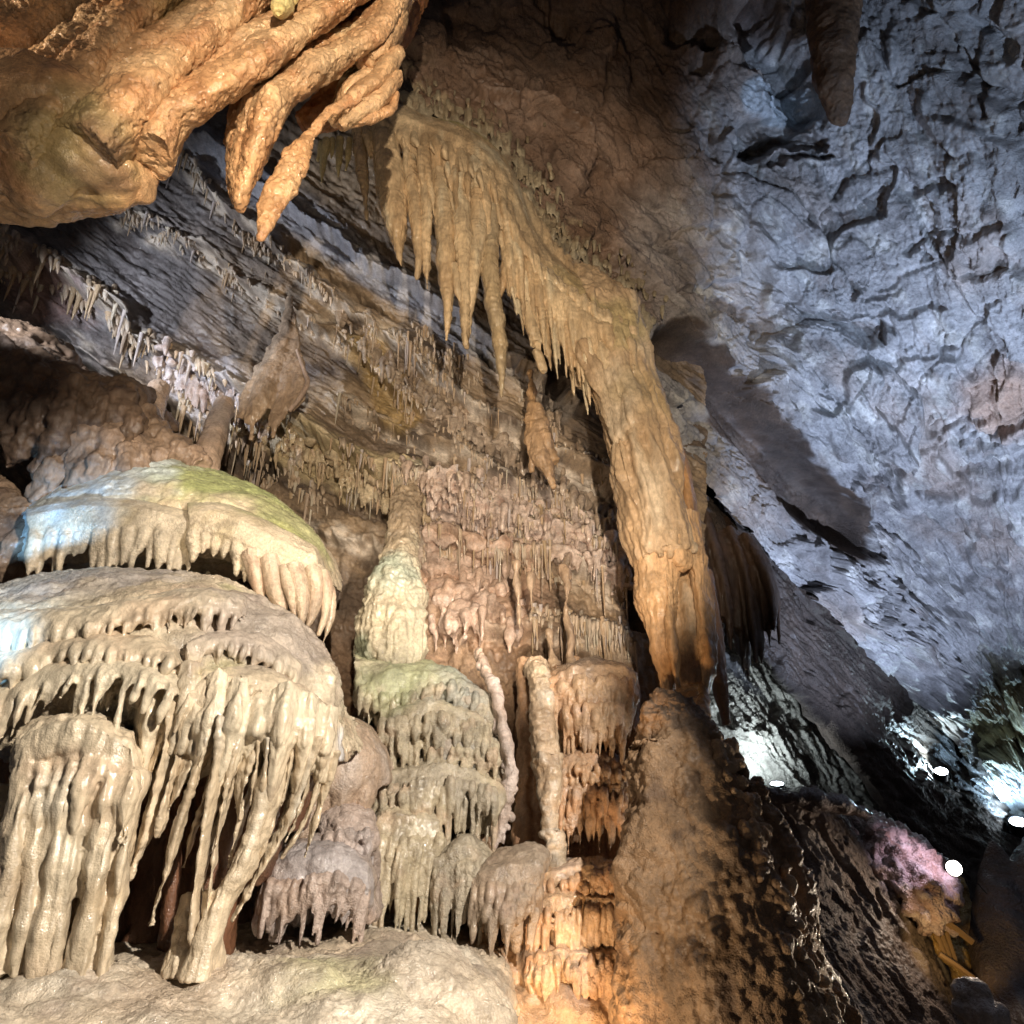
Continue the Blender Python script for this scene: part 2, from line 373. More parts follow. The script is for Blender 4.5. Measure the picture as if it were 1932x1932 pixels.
TROUGHS = [([(1275,655),(1330,690),(1400,770),(1455,840),(1530,930),(1610,1000)], 40, .6),
           ([(1300,30),(1400,20),(1480,90),(1500,210),(1440,240)], 46, .55), ([(1440,0),(1500,120),(1530,190)], 40, .5),
           ([(1425,265),(1490,255),(1560,270)], 17, .35), ([(1450,290),(1520,285),(1570,300)], 9, .22), ([(1330,90),(1350,40)], 26, .25),
           ([(1110,480),(1160,500),(1210,560)], 30, .20), ([(975,190),(1010,245)], 9, .10), ([(940,120),(985,190)], 8, .08), ([(1060,30),(1090,90)], 22, .16),
           ([(1610,915),(1660,905),(1690,900),(1710,960)], 11, .25), ([(1690,880),(1760,850),(1850,800)], 9, .14), ([(1760,950),(1830,910),(1932,880)], 22, .25),
           ([(1830,870),(1932,790)], 12, .2), ([(1600,600),(1700,600),(1780,580)], 9, .1), ([(1700,680),(1800,655),(1880,560)], 9, .1), ([(1640,850),(1800,640)], 5, .07),
           ([(1720,470),(1790,440),(1900,420)], 8, .12), ([(1720,360),(1800,330)], 14, .16), ([(1590,620),(1650,640)], 9, .12), ([(1830,40),(1890,110)], 16, .2), ([(1780,90),(1840,140),(1860,210)], 10, .15),
           ([(1540,720),(1620,800),(1700,900)], 7, .1), ([(1400,700),(1480,780)], 7, .1), ([(1560,1010),(1640,1100),(1760,1230),(1840,1330)], 7, .12), ([(1640,1060),(1690,1130),(1800,1280)], 6, .12), ([(1700,1180),(1760,1160)], 6, .12), ([(1750,1060),(1810,1140)], 6, .12),
           ([(1230,460),(1290,440),(1360,430)], 7, .1), ([(1290,560),(1350,540),(1440,620)], 14, .14), ([(1690,1330),(1780,1440)], 6, .16), ([(1870,1000),(1900,1100),(1915,1180)], 6, .12)]
def ceil_disp(V, px, py, N):
    q = sq(V); w = np.stack([fbm(V*1.1+k*9, 3, 40+k) for k in range(3)], -1)
    near = sst(6.6, 4.6, V[:, 1])[:, ] if False else np.ones(len(V))
    h = .22*fbm(q*.55, 3, 1)+.34*(terr(fbm(q*.8+w*.25, 3, 2)*2.6, .12)/2.6)
    c1, e1 = cells(sqc(V)*1.5+w*.35, 140); c2, e2 = cells(sqc(V)*4.2+w*.5, 141); c3, e3 = cells(sqc(V)*11+w*.6, 142)
    h += .17*c1-.035*sst(.08, .0, e1)+.045*c2-.012*sst(.10, .0, e2)+.015*c3+.05*(terr(fbm(q*5.2+w*.6, 3, 4)*3, .16)/3)
    mask = sst(-.15, .3, fbm(V*.9, 3, 12))
    r = ridge(q*1.5+w*.4, 3, 5); h -= .07*sst(.88, .97, r)*mask
    r2 = ridge(q*4.5+w, 3, 6); h -= .03*sst(.84, .97, r2)*mask
    q3 = sq3(V); h += .05*(ridge(q3*3.2+w*.3, 3, 9)-.6)*(.4+.6*mask)+.03*(terr(fbm(q3*7+w*.3, 3, 10)*3, .2)/3)
    h += (.010+.018*mask)*fbm(V*20, 3, 7)
    wx = px+26*fbm(V*2.2, 3, 30)+9*fbm(V*9, 2, 33); wy = py+26*fbm(V*2.2, 3, 31)+9*fbm(V*9, 2, 34)
    h = h*(1+.9*sst(7.5, 11, V[:, 1]))
    d = seg_dist(px+8*fbm(V*1.2, 2, 130), py+8*fbm(V*1.2, 2, 131), TROUGHS[0][0]); m = sst(66, 34, d); h = h*(1-m)+m*(.2*fbm(q*.55, 3, 1)+.05*fbm(q*3, 3, 132)+.05*(ridge(q3*4, 3, 134)-.6)+.025*fbm(V*12, 3, 133))-.55*sst(54, 14, d)
    for l, wd, dp in TROUGHS[1:]:
        d = seg_dist(wx, wy, l); h -= .75*dp*sst(wd*1.1, wd*.4, d)
    # drips crowding along the seam above the curtain
    d = seg_dist(px, py, [(770,190),(900,300),(1010,420),(1150,560),(1240,650)])
    band = sst(95, 25, d)*sst(-.2, .25, fbm(V*2, 2, 35)); h += band*(.05*np.maximum(0, vn(V*np.array((16, 16, 5)), 36))+.04*np.maximum(0, vn(V*np.array((30, 30, 8)), 37)))
    return h, None
def ceil_col(V, px, py, h):
    q = sq(V); c = mixc(np.tile((.27, .255, .25), (len(V), 1)), np.tile((.42, .41, .41), (len(V), 1)), sst(-.4, .4, fbm(q*1.2, 4, 50)))
    c = mixc(c, np.tile((.40, .32, .27), (len(V), 1)), sst(.05, .5, fbm(q*.9+5, 4, 51))*.7)
    c = mixc(c, np.tile((.62, .60, .56), (len(V), 1)), sst(.12, .45, fbm(q*4, 4, 52))*.65)
    c = mixc(c, np.tile((.17, .125, .10), (len(V), 1)), sst(.2, .5, fbm(q*3.1+9, 4, 53))*.5)
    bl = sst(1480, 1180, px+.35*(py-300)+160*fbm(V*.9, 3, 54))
    c = mixc(c, mixc(np.tile((.15, .082, .045), (len(V), 1)), np.tile((.21, .13, .085), (len(V), 1)), sst(-.4, .4, fbm(V*2.5, 4, 55))), bl*.95)  # brown rock, darkened further for the shadow over this part
    d = seg_dist(px, py, [(770,190),(900,300),(1010,420),(1150,560)]); c = mixc(c, np.tile((.42, .33, .2), (len(V), 1)), sst(80, 20, d)*sst(-.1, .4, fbm(V*7, 3, 56))*.8)
    d = seg_dist(px, py, [(1275,655),(1330,690),(1400,770),(1455,840),(1530,930),(1610,1000)]); c = mixc(c, mixc(np.tile((.045, .024, .012), (len(V), 1)), np.tile((.085, .05, .028), (len(V), 1)), sst(-.3, .4, fbm(q*3, 4, 160))), sst(54, 46, d+14*fbm(V*3, 2, 57))*.9)  # recess band painted dark brown, its shade put into the rock colour
    d = np.hypot(px-1890, py-1370)/130; c = mixc(c, np.tile((.34, .29, .10), (len(V), 1)), sst(1.1, .4, d+.5*fbm(V*2, 3, 58))*.5)
    d = np.hypot(px-1880, py-760)/90; c = mixc(c, np.tile((.46, .28, .18), (len(V), 1)), sst(1.1, .4, d+.3*fbm(V*2, 2, 59))*.7)
    d = seg_dist(px, py, [(1450,170),(1530,190)]); c = mixc(c, np.tile((.52, .56, .60), (len(V), 1)), sst(50, 34, d+12*fbm(V*4, 2, 151))*.9)  # blue light on the recess plates also put into their pale colour
    return c
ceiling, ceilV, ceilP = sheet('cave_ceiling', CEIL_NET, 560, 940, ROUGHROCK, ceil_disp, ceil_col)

# ---- the bedded back wall on the left, with its ledges
WALL_NET = [
 [(-300,-260,4.4),(150,-220,4.6),(520, -80,4.9),(900,190,5.5),(1330,600,6.8)],
 [(-300, 250,5.0),(150,300,5.3),(520,400,5.6),(900,560,6.1),(1330,800,7.0)],
 [(-300, 520,5.1),(150,580,5.6),(520,660,6.0),(900,780,6.2),(1330,960,6.6)],
 [(-300, 800,5.3),(150,860,6.0),(520,900,6.1),(900,980,6.0),(1330,1120,6.2)],
 [(-300,1150,5.2),(150,1180,5.7),(520,1190,5.8),(900,1220,5.6),(1330,1320,5.6)],
 [(-300,1500,5.0),(150,1510,5.2),(520,1520,5.2),(900,1530,5.2),(1330,1580,5.2)],
 [(-300,2050,4.6),(150,2050,4.6),(520,2050,4.6),(900,2050,4.6),(1330,2050,4.6)]]
# lips: line, how far the ledge stands out (m), width of the slope above it (px)
LIPS = [([(180,190),(340,262),(450,330),(560,415),(700,505),(820,590),(930,680),(1100,790)], .20, 50),
        ([(313,290),(361,315),(453,433),(561,509),(642,581),(760,655),(860,745),(1000,840),(1180,965)], .17, 40),
        ([(225,401),(330,455),(401,493),(521,581),(640,640),(740,730),(800,790)], .16, 42),
        ([(-60,478),(40,500),(100,520),(180,560),(270,640),(350,700),(440,752),(500,790)], .30, 70),
        ([(440,800),(560,832),(650,885),(740,935),(810,958),(900,985)], .34, 75),
        ([(640,760),(760,830),(880,880),(980,925),(1080,985),(1190,1050)], .15, 36),
        ([(760,968),(870,985),(980,1010),(1100,1050),(1200,1120)], .20, 40),
        ([(800,1042),(900,1050),(980,1068),(1080,1095),(1200,1160)], .22, 46),
        ([(560,1000),(640,1010),(720,1030)], .10, 30), ([(830,1190),(950,1200),(1080,1210),(1190,1250)], .14, 50),
        ([(100,620),(200,690),(300,770),(400,800)], .16, 30)]
HOLES = [([(320,800),(350,840)], 40, .6), ([(395,880),(450,870),(500,880)], 34, .6), ([(20,660),(110,690),(190,740)], 30, .4), ([(1185,1090),(1200,1180)], 26, .5), ([(560,470),(640,540),(720,590)], 12, .2),
         ([(1035,690),(1040,760)], 20, .3), ([(840,610),(960,700)], 16, .25), ([(640,950),(760,990)], 14, .2)]
wsq = along(P(1100, 790, 6.0)-P(300, 300, 5.6), .3); wsq2 = along(P(1100, 790, 6.0)-P(300, 300, 5.6), .08)
def wall_disp(V, px, py, N):
    q = wsq(V); jx = px+18*fbm(V*3, 3, 61); jy = py+26*fbm(V*2.2, 3, 62)+7*fbm(V*10, 2, 63)
    h = .10*fbm(V*.9, 3, 64)
    for l, a, wd in LIPS:
        a = a*1.45; wd = wd*.8; l = np.array(l, float); yl = np.interp(jx, l[:, 0], l[:, 1]); t = jy-yl
        e = sst(l[0, 0]-50, l[0, 0]+50, jx)*sst(l[-1, 0]+50, l[-1, 0]-50, jx)
        h += a*e*np.where(t < 0, np.exp(np.minimum(t, 0)/wd), 1-sst(0, 9, t))
    low = sst(950, 1150, py)
    h += (1-low)*(.07*(terr(fbm(q*2.6, 3, 65)*3, .2)/3)+.04*(terr(fbm(q*6, 3, 66)*3, .2)/3)+.02*(terr(fbm(q*14, 3, 69)*3, .3)/3))
    fl = np.array((5, 5, 1.2)); h += low*(.10*fbm(V*fl, 3, 67)+.05*ridge(V*fl*2.2, 2, 68))
    q2 = wsq2(V); h += (1-low)*(.05*(ridge(q2*5, 3, 72)-.6)+.05*(terr(fbm(q2*6, 3, 73)*3, .15)/3))
    h -= .035*sst(.8, .97, ridge(q*4, 3, 70))*(1-low)
    h += .03*fbm(V*16, 3, 71)*(.6+.5*low)
    for l, wd, dp in HOLES: h -= dp*sst(wd, wd*.5, seg_dist(jx, jy, l))
    return h, None
def wall_col(V, px, py, h):
    q = wsq(V); n = len(V); T = lambda c: np.tile(c, (n, 1))
    c = mixc(T((.15, .11, .08)), T((.36, .26, .165)), sst(-.35, .4, fbm(q*1.6, 4, 80)))
    c = mixc(c, T((.16, .15, .155)), sst(700, 380, px+.2*py+90*fbm(V*1.5, 3, 81))*sst(800, 620, py)*.8)           # grey limestone at the upper left
    c = mixc(c, T((.06, .045, .04)), sst(.1, .45, fbm(q*3+4, 4, 82))*.8)
    for l, a, wd in LIPS:                                                        # calcite coats the lips
        d = seg_dist(px, py-4, l); c = mixc(c, T((.62, .53, .43)), sst(30, 6, d+14*fbm(V*6, 3, 83))*sst(-.25, .25, fbm(V*3.5, 3, 84))*.9)
    d = seg_dist(px, py, [(340,250),(540,395),(800,575),(900,645)]); c = mixc(c, T((.34, .35, .40)), sst(46, 22, d+10*fbm(V*5, 2, 85))*.7)  # light grey plane, with the blue light on it put into the colour
    d = np.hypot(px-400, (py-760)*1.3)/110; c = mixc(c, T((.60, .58, .62)), sst(1.1, .4, d+.4*fbm(V*4, 3, 86))*.7)
    d = np.hypot((px-90)*.7, py-560-.4*(px-90))/60; c = mixc(c, T((.36, .23, .20)), sst(1.2, .5, d+.4*fbm(V*4, 3, 87))*.7)
    d = np.hypot((px-900), (py-1110))/150; c = mixc(c, T((.58, .38, .26)), sst(1.2, .5, d+.4*fbm(V*4, 3, 88))*.8)
    d = seg_dist(px, py, [(800,960),(960,985),(1160,1050)]); c = mixc(c, T((.68, .54, .46)), sst(75, 30, d+26*fbm(V*5, 3, 89))*.75)
    d = seg_dist(px, py, [(540,850),(640,890),(780,930)]); c = mixc(c, T((.60, .48, .28)), sst(50, 20, d+22*fbm(V*5, 3, 90))*.8)
    d = seg_dist(px, py, [(690,660),(760,800)]); c = mixc(c, T((.44, .30, .12)), sst(46, 20, d+22*fbm(V*5, 3, 91))*.7)
    c = mixc(c, T((.33, .19, .10)), sst(1050, 1400, py)*.6)
    return c
wall, wallV, wallP = sheet('cave_wall', WALL_NET, 640, 760, CRUST, wall_disp, wall_col)

# ---- the shaded rib of rock under the ceiling's edge, running off to the far passage
def slope(name, net, nu, nv, mat, seed, amp, cols, direction, squeeze=.25, cellsc=1.0, lips=(), holes=()):
    sq_ = along(direction, squeeze)
    def d(V, px, py, N):
        q = sq_(V)*cellsc; w = np.stack([fbm(V*1.3*cellsc+k*9, 2, seed+k) for k in range(3)], -1)*.35
        h = amp*(.9*fbm(q*.5, 3, seed+3)+.5*(terr(fbm(q*1.4+w, 3, seed+4)*2.6, .25)/2.6)+.28*(terr(fbm(q*3.6+w, 3, seed+5)*2.6, .25)/2.6)+.13*ridge(q*8, 3, seed+6)+.06*fbm(V*cellsc*18, 2, seed+7))
        for l, wd, dp in holes: h -= dp*sst(wd, wd*.5, seg_dist(px+14*fbm(V*2, 2, seed+8), py+14*fbm(V*2, 2, seed+9), l))
        return h, None
    def c(V, px, py, h):
        q = sq_(V)*cellsc; n = len(V)
        k = mixc(np.tile(cols[0], (n, 1)), np.tile(cols[1], (n, 1)), sst(-.35, .4, fbm(q*1.5, 4, seed+11)))
        return mixc(k, np.tile(cols[2], (n, 1)), sst(.1, .4, fbm(q*3.2, 4, seed+12))*.8)
    return sheet(name, net, nu, nv, mat, d, c)
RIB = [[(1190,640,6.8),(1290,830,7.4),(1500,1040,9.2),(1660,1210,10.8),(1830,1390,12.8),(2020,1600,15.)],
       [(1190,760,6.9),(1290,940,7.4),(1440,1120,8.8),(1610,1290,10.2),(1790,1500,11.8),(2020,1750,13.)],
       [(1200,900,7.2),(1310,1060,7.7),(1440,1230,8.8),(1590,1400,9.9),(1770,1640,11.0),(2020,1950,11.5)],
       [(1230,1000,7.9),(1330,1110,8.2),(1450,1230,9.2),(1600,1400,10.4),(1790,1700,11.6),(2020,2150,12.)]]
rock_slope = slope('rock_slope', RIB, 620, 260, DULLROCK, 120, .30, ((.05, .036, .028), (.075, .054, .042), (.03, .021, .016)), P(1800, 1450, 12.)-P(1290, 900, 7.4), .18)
FARW = [[(1280,1020,10.2),(1420,1060,10.8),(1600,1150,12.),(1800,1320,13.)],
        [(1280,1240,10.0),(1420,1260,10.6),(1600,1330,11.8),(1800,1450,13.)],
        [(1280,1480,9.8),(1420,1490,10.3),(1600,1530,11.4),(1860,1560,13.)],
        [(1280,1800,9.8),(1420,1800,10.0),(1640,1800,11.0),(1900,1800,12.6)]]
far_wall = slope('far_wall', FARW, 420, 420, FARROCK, 150, .45, ((.42, .40, .36), (.60, .58, .52), (.10, .085, .07)), P(1620, 1500, 11.4)-P(1430, 1180, 10.6), .22, .9)
LOW = [[(1250,1500,8.6),(1430,1492,9.0),(1530,1500,9.4),(1640,1560,10.),(1760,1740,10.4),(1900,1960,10.6)],
       [(1250,1640,8.0),(1430,1640,8.3),(1540,1640,8.7),(1660,1700,9.2),(1780,1850,9.6),(1900,2050,9.8)],
       [(1250,1820,7.4),(1430,1820,7.6),(1560,1820,7.9),(1680,1860,8.4),(1800,1960,8.8),(1920,2120,9.0)],
       [(1250,2150,6.6),(1430,2150,6.8),(1580,2150,7.0),(1700,2150,7.3),(1820,2180,7.8),(1940,2260,8.0)]]
BACK = [[(x, y, 17.5) for x in (1150, 1500, 1850, 2300)] for y in (900, 1250, 1600, 2000, 2400)]
slope('cave_end', BACK, 80, 80, FARROCK, 210, .6, ((.09, .06, .045), (.12, .085, .06), (.05, .04, .03)), (1, 0, -1), .5, .5)
lower_slope = slope('lower_slope', LOW, 480, 480, DULLROCK, 180, .34, ((.12, .088, .07), (.20, .15, .12), (.36, .31, .27)), P(1700, 1850, 8.8)-P(1480, 1520, 9.2), .3, .9)

# ================================================================ formations
def popcorn(a=.006, f=38, seed=0, fl=0, fs=(14, 14, 2.0), big=.012, ripple=0):
    """knobbly crust that fades into smooth wet patches, optional vertical flutes and little rimstone ripples"""
    def d(V, N):
        h = big*fbm(V*6, 3, seed); k = .2+.9*sst(-.25, .3, fbm(V*3.3, 3, seed+6))
        h = h-k*a*1.6*(wor(V*f*1.35, seed+1)-.45)
        if fl: h = h+fl*fbm(V*np.array(fs), 3, seed+2)+fl*.5*(ridge(V*np.array(fs)*1.6, 2, seed+7)-.6)
        if ripple: h = h+ripple*np.sin(V[:, 2]*95+6*fbm(V*3.5, 2, seed+3)*2)*sst(-.3, .3, fbm(V*4, 2, seed+4))
        return h+k*a*.8*fbm(V*f*2.2, 2, seed+5)
    return d
def base_at(px, py, Y): return P(px, py, Y)

# ---- big cream flowstone mound, front left -------------------------------------------------
g = thing('flowstone_mound', 'large cream flowstone mound with long hanging draperies at the lower left', 'flowstone', base_at(250, 1800, 3.0))
def moundcol(seed, patches=()):
    return lambda V: paint(V, CREAM, (.66, .56, .40), (.50, .37, .25), 1.6, seed, False, patches)
MP = [(90, 1130, 3.6, 130, (.50, .56, .60), .6), (430, 1160, 3.5, 60, (.44, .42, .14), .7), (640, 1420, 3.1, 50, (.62, .62, .64), .7), (520, 1210, 3.4, 170, (.40, .33, .28), .75), (240, 1130, 3.6, 140, (.40, .37, .36), .7), (330, 1215, 3.3, 30, (.42, .44, .14), .7), (215, 1385, 2.95, 60, (.34, .33, .28), .7), (430, 1300, 3.0, 60, (.60, .55, .26), .5)]  # first blotch paints the blue light at the mound's left
m = MB()
m.tier([(-220,1190,3.7),(-60,1130,3.8),(110,1082,3.85),(320,1078,3.85),(460,1105,3.8),(530,1190,3.7),(600,1290,3.6),(650,1385,3.55)],
       [(-220,1420,2.95),(-60,1390,2.92),(60,1345,2.92),(200,1330,2.9),(310,1335,2.88),(430,1370,2.88),(540,1400,2.92),(636,1425,3.1)], .5, .10, 60)
m.ball(300, 1290, 3.45, 330, 190, 200); m.ball(520, 1330, 3.4, 125, 130, 120)
cap_disp = popcorn(.0075, 42, 200, .010, (20, 20, 5), .035)
cap = blob('cap', m, .011, WET, g, 5, cap_disp, moundcol(201, MP)); FC = Front(world(cap))
ROWS = [([(-100,1200),(0,1195),(100,1190),(200,1180),(300,1158),(390,1150),(455,1165)], 40, 36, (22, 84), (5, 9.5), .08, -8),
        ([(-100,1270),(20,1262),(100,1240),(180,1228),(260,1235),(330,1255)], 36, 30, (22, 96), (5, 9.5), .10, -14),
        ([(-100,1345),(20,1322),(100,1290),(190,1275),(270,1285),(340,1312)], 40, 27, (26, 120), (5.5, 10), .12, -20),
        ([(350,1235),(430,1222),(500,1240),(560,1285)], 34, 18, (14, 60), (5, 9), .06, -8),
        ([(345,1322),(420,1300),(500,1308),(570,1340),(632,1395)], 46, 26, (26, 120), (5, 10), .09, -24)]
for k, (lp, up, n, ln, rr, off, lean) in enumerate(ROWS):
    L_ = FC.on(lp, off); R_ = FC.on([(x+6, y-up) for x, y in lp], .0); m = MB(); m.tier(R_, L_, .12, .10, 44); m.fringe([(x, y, Y-.01) for x, y, Y in L_], n, ln, rr, 2+k, lean, 1.5, power=1.2)
    blob('tier', m, .0075, DRAPE, g, 3, popcorn(.003, 40, 205+3*k, .008, (22, 22, 4), .02), moundcol(206+k, MP))
T3 = [(135,1325,2.86),(180,1300,2.84),(240,1298,2.84),(285,1318,2.86)]
m = MB(); m.tier([(140,1285,3.0),(200,1262,3.02),(270,1280,3.02)], T3, .3, .2, 24); m.fringe(T3, 10, (18, 60), (8, 13), 5, -12, 1.4)
blob('tier', m, .008, WET, g, 3, popcorn(.005, 44, 214), moundcol(215, MP))
# left block of drapes, welded into one ribbed body
m = MB()
m.tier([(60,1385,2.95),(130,1365,2.96),(200,1365,2.96),(265,1395,2.95)], [(40,1470,2.72),(110,1440,2.70),(190,1440,2.70),(262,1475,2.74)], .35, .25, 30)
r_ = random.Random(71)
for k in range(13):
    u = k/12; x0 = 40+225*u; x1 = -25+222*u; r = r_.uniform(12, 21); dy = r_.uniform(-.03, .03); e = 1835 if k not in (4, 8, 11) else r_.uniform(1600, 1700); y0 = 1420+r_.uniform(-10, 40)
    m.stroke([(x0,y0,r*.9,2.76+dy),(x0+(x1-x0)*.3+r_.uniform(-6, 6),1540,r,2.745+dy),(x0+(x1-x0)*.65+r_.uniform(-6, 6),1540+(e-1540)*.5,r*.95,2.75+dy),(x0+(x1-x0)*(e-1420)/380,e,r*(.9 if e > 1750 else .2),2.79+dy)], 22, 2.6, 12)
for a in ([(-10,1480,34,2.86),(-40,1600,38,2.88),(-80,1800,46,2.92)], [(-80,1480,38,2.9),(-110,1640,40,2.92),(-150,1810,50,2.96)], [(130,1440,80,2.98),(110,1600,86,2.98),(70,1800,100,3.0)]): m.stroke(a, 20, .7, 14)
m.fringe([(60,1470,2.69),(120,1445,2.67),(190,1445,2.67),(255,1475,2.69)], 9, (40, 160), (9, 15), 6, -25, 1.3)
blob('drapery_block', m, .0075, DRAPE, g, 2, popcorn(.0025, 40, 220, .014, (18, 18, 2.5), .03), moundcol(221, [(215,1385,2.95,70,(.30,.28,.24),.8), (60,1640,2.75,60,(.46,.35,.22),.6), (190,1700,2.75,50,(.48,.36,.22),.6), (110,1500,2.7,50,(.70,.62,.48),.6)]))
# the free ribbons
RIBS = [[(285,1370,24,2.86),(268,1450,22,2.83),(252,1560,18,2.82),(225,1650,15,2.84),(197,1715,9,2.86)],
        [(345,1340,24,2.85),(318,1430,22,2.82),(298,1500,18,2.82),(278,1580,12,2.84),(250,1640,6,2.86)],
        [(375,1380,20,2.83),(350,1450,18,2.80),(328,1500,12,2.80),(316,1526,5,2.81)],
        [(400,1360,24,2.83),(372,1450,22,2.80),(345,1530,18,2.79),(316,1640,14,2.80),(292,1715,12,2.82),(286,1748,6,2.83)],
        [(440,1370,26,2.83),(420,1450,24,2.80),(396,1540,19,2.79),(376,1650,14,2.80),(366,1740,11,2.81),(366,1800,10,2.82)],
        [(480,1390,24,2.86),(462,1450,20,2.83),(450,1505,13,2.83),(452,1552,5,2.84)],
        [(475,1370,22,2.90),(445,1470,16,2.88),(410,1560,12,2.87),(385,1650,10,2.87),(372,1760,9,2.86)],
        [(530,1390,28,2.88),(512,1480,26,2.86),(488,1560,23,2.85),(455,1640,24,2.84),(418,1700,24,2.84),(400,1770,24,2.84),(390,1850,40,2.90)],
        [(575,1400,24,2.94),(560,1480,20,2.92),(535,1560,16,2.91),(490,1640,11,2.91),(437,1738,5,2.92)],
        [(612,1410,20,3.0),(600,1480,17,2.99),(575,1550,13,2.99),(530,1620,7,3.0)],
        [(505,1380,20,2.85),(490,1440,16,2.82),(480,1490,9,2.82),(474,1520,4,2.83)], [(315,1345,18,2.84),(300,1400,15,2.81),(285,1450,9,2.81),(278,1480,4,2.82)],
        [(425,1370,20,2.87),(400,1460,16,2.85),(368,1560,12,2.85),(345,1640,5,2.86)], [(360,1360,20,2.83),(338,1430,17,2.80),(312,1520,13,2.80),(296,1580,5,2.81)], [(545,1390,20,2.92),(530,1470,16,2.9),(506,1560,12,2.89),(470,1660,5,2.9)], [(595,1400,18,2.97),(582,1470,14,2.95),(560,1540,9,2.95),(538,1590,4,2.96)], [(500,1380,20,2.9),(478,1470,14,2.88),(452,1560,10,2.87),(430,1640,4,2.88)],
        [(620,1420,16,3.02),(610,1490,13,3.02),(592,1560,8,3.02),(574,1620,3,3.03)], [(455,1375,18,2.83),(432,1470,16,2.80),(410,1580,13,2.80),(395,1680,10,2.81),(388,1760,8,2.83)], [(520,1400,18,2.84),(500,1500,14,2.82),(474,1590,11,2.82),(450,1660,8,2.83)], [(330,1340,16,2.87),(308,1420,14,2.84),(284,1510,11,2.83),(262,1590,8,2.84),(246,1660,3,2.85)],
        [(560,1385,18,2.9),(548,1440,14,2.88),(538,1490,8,2.88),(530,1520,4,2.9)]]
m = MB(); m.tier([(270,1330,3.2),(360,1300,3.25),(470,1310,3.25),(580,1360,3.2),(640,1400,3.2)], [(285,1375,2.88),(370,1372,2.86),(470,1385,2.86),(560,1400,2.9),(628,1420,3.02)], .3, .2, 40, 20, 5)
for i, a in enumerate(RIBS):
    q = cr(a, 36)[:11]; q[:, 2] = np.linspace(q[0, 2]*1.05, q[-1, 2]*.36, 11); m.stroke([(q[0, 0]+6, q[0, 1]-40, q[0, 2]*1.1, q[0, 3]+.06)]+[tuple(z) for z in q[::2]], 18, 2.8, 12)
blob('drapery_head', m, .007, DRAPE, g, 2, popcorn(.0025, 40, 229, .012, (24, 24, 3), .02), moundcol(229, MP))
for i, a in enumerate(RIBS):
    a = [(z[0], z[1], z[2]*(np.interp(j/(len(a)-1), [0, .35, 1], [.70, .31, .40]) if i != 7 else .8), z[3]) for j, z in enumerate(a)]; m = MB(); m.stroke(a, 26, 4.0 if i not in (7,) else 1.7, 14, .45*math.sin(i*2.1))
    if i == 7: m.stroke([(360,1690,14,2.95),(350,1760,22,2.93),(345,1840,40,2.92)], 12, 1.5); m.stroke([(395,1680,14,2.84),(388,1760,20,2.83),(372,1840,34,2.84)], 12, 1.5)
    blob('drapery', m, .0055, DRAPE, g, 1, popcorn(.002, 44, 230+i, .008, (26, 26, 5), .02, .0024), lambda V, i=i: paint(V, CREAM, (.50, .385, .25), (.72, .66, .54), 3, 231+i, True))
# the rusty hollow behind the ribbons, its shade put into a darker colour
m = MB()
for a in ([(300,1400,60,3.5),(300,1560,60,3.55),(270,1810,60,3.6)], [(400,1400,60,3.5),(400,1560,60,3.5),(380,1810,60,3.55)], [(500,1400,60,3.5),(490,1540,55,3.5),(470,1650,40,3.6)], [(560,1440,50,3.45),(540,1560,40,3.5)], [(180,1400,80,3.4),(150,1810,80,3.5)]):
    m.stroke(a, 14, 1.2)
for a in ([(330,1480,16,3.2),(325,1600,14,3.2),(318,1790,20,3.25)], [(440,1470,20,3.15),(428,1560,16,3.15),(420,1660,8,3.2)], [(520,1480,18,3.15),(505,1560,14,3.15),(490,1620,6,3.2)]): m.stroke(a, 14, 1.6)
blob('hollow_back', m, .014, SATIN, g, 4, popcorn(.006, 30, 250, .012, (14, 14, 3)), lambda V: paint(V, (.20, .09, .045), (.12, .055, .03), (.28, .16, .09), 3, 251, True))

# ---- upper mound with the green top; the blue spot's light is painted on too -------------------------------------------------
g2 = thing('flowstone_mound', 'smaller flowstone mound with a green algae coated top behind the big cream mound', 'flowstone', base_at(300, 1090, 4.4))
GP = [(430, 930, 4.75, 150, (.34, .38, .14), .85), (560, 1000, 4.6, 95, (.38, .40, .16), .7), (330, 890, 4.9, 110, (.36, .38, .20), .8), (200, 940, 4.6, 170, (.60, .66, .66), .8), (520, 1050, 4.4, 60, (.46, .46, .16), .6), (600, 1140, 4.3, 50, (.52, .38, .30), .8), (60, 950, 4.7, 90, (.30, .25, .22), .9)]
gcol = lambda s: (lambda V: paint(V, CREAM, (.60, .50, .36), (.50, .40, .24), 1.6, s, False, GP))
L2 = [(10,1040,4.3),(100,1035,4.25),(200,1025,4.22),(300,1015,4.22),(380,1020,4.22),(470,1045,4.22),(560,1080,4.25),(612,1100,4.35)]
m = MB(); m.tier([(-20,1010,5.0),(60,960,5.1),(160,895,5.2),(245,868,5.25),(330,872,5.25),(430,900,5.2),(520,940,5.15),(590,1000,5.05),(618,1050,4.95)], L2, .5, .10, 60)
m.ball(300, 1010, 4.75, 260, 90, 150); m.ball(540, 1060, 4.7, 75, 80, 90)
blob('cap', m, .014, WET, g2, 4, popcorn(.008, 30, 260, .008, (14, 14, 4), .025), gcol(261))
La = [(60,1020,4.12),(130,1010,4.1),(210,1008,4.08),(290,1012,4.08),(370,1030,4.1)]
m = MB(); m.tier([(60,965,4.4),(200,950,4.45),(360,970,4.4)], La, .35, .16, 40); m.fringe(La, 21, (34, 84), (9, 16), 12, -12, 1.4, power=.8)
blob('tier', m, .01, WET, g2, 3, popcorn(.006, 34, 263), gcol(264))
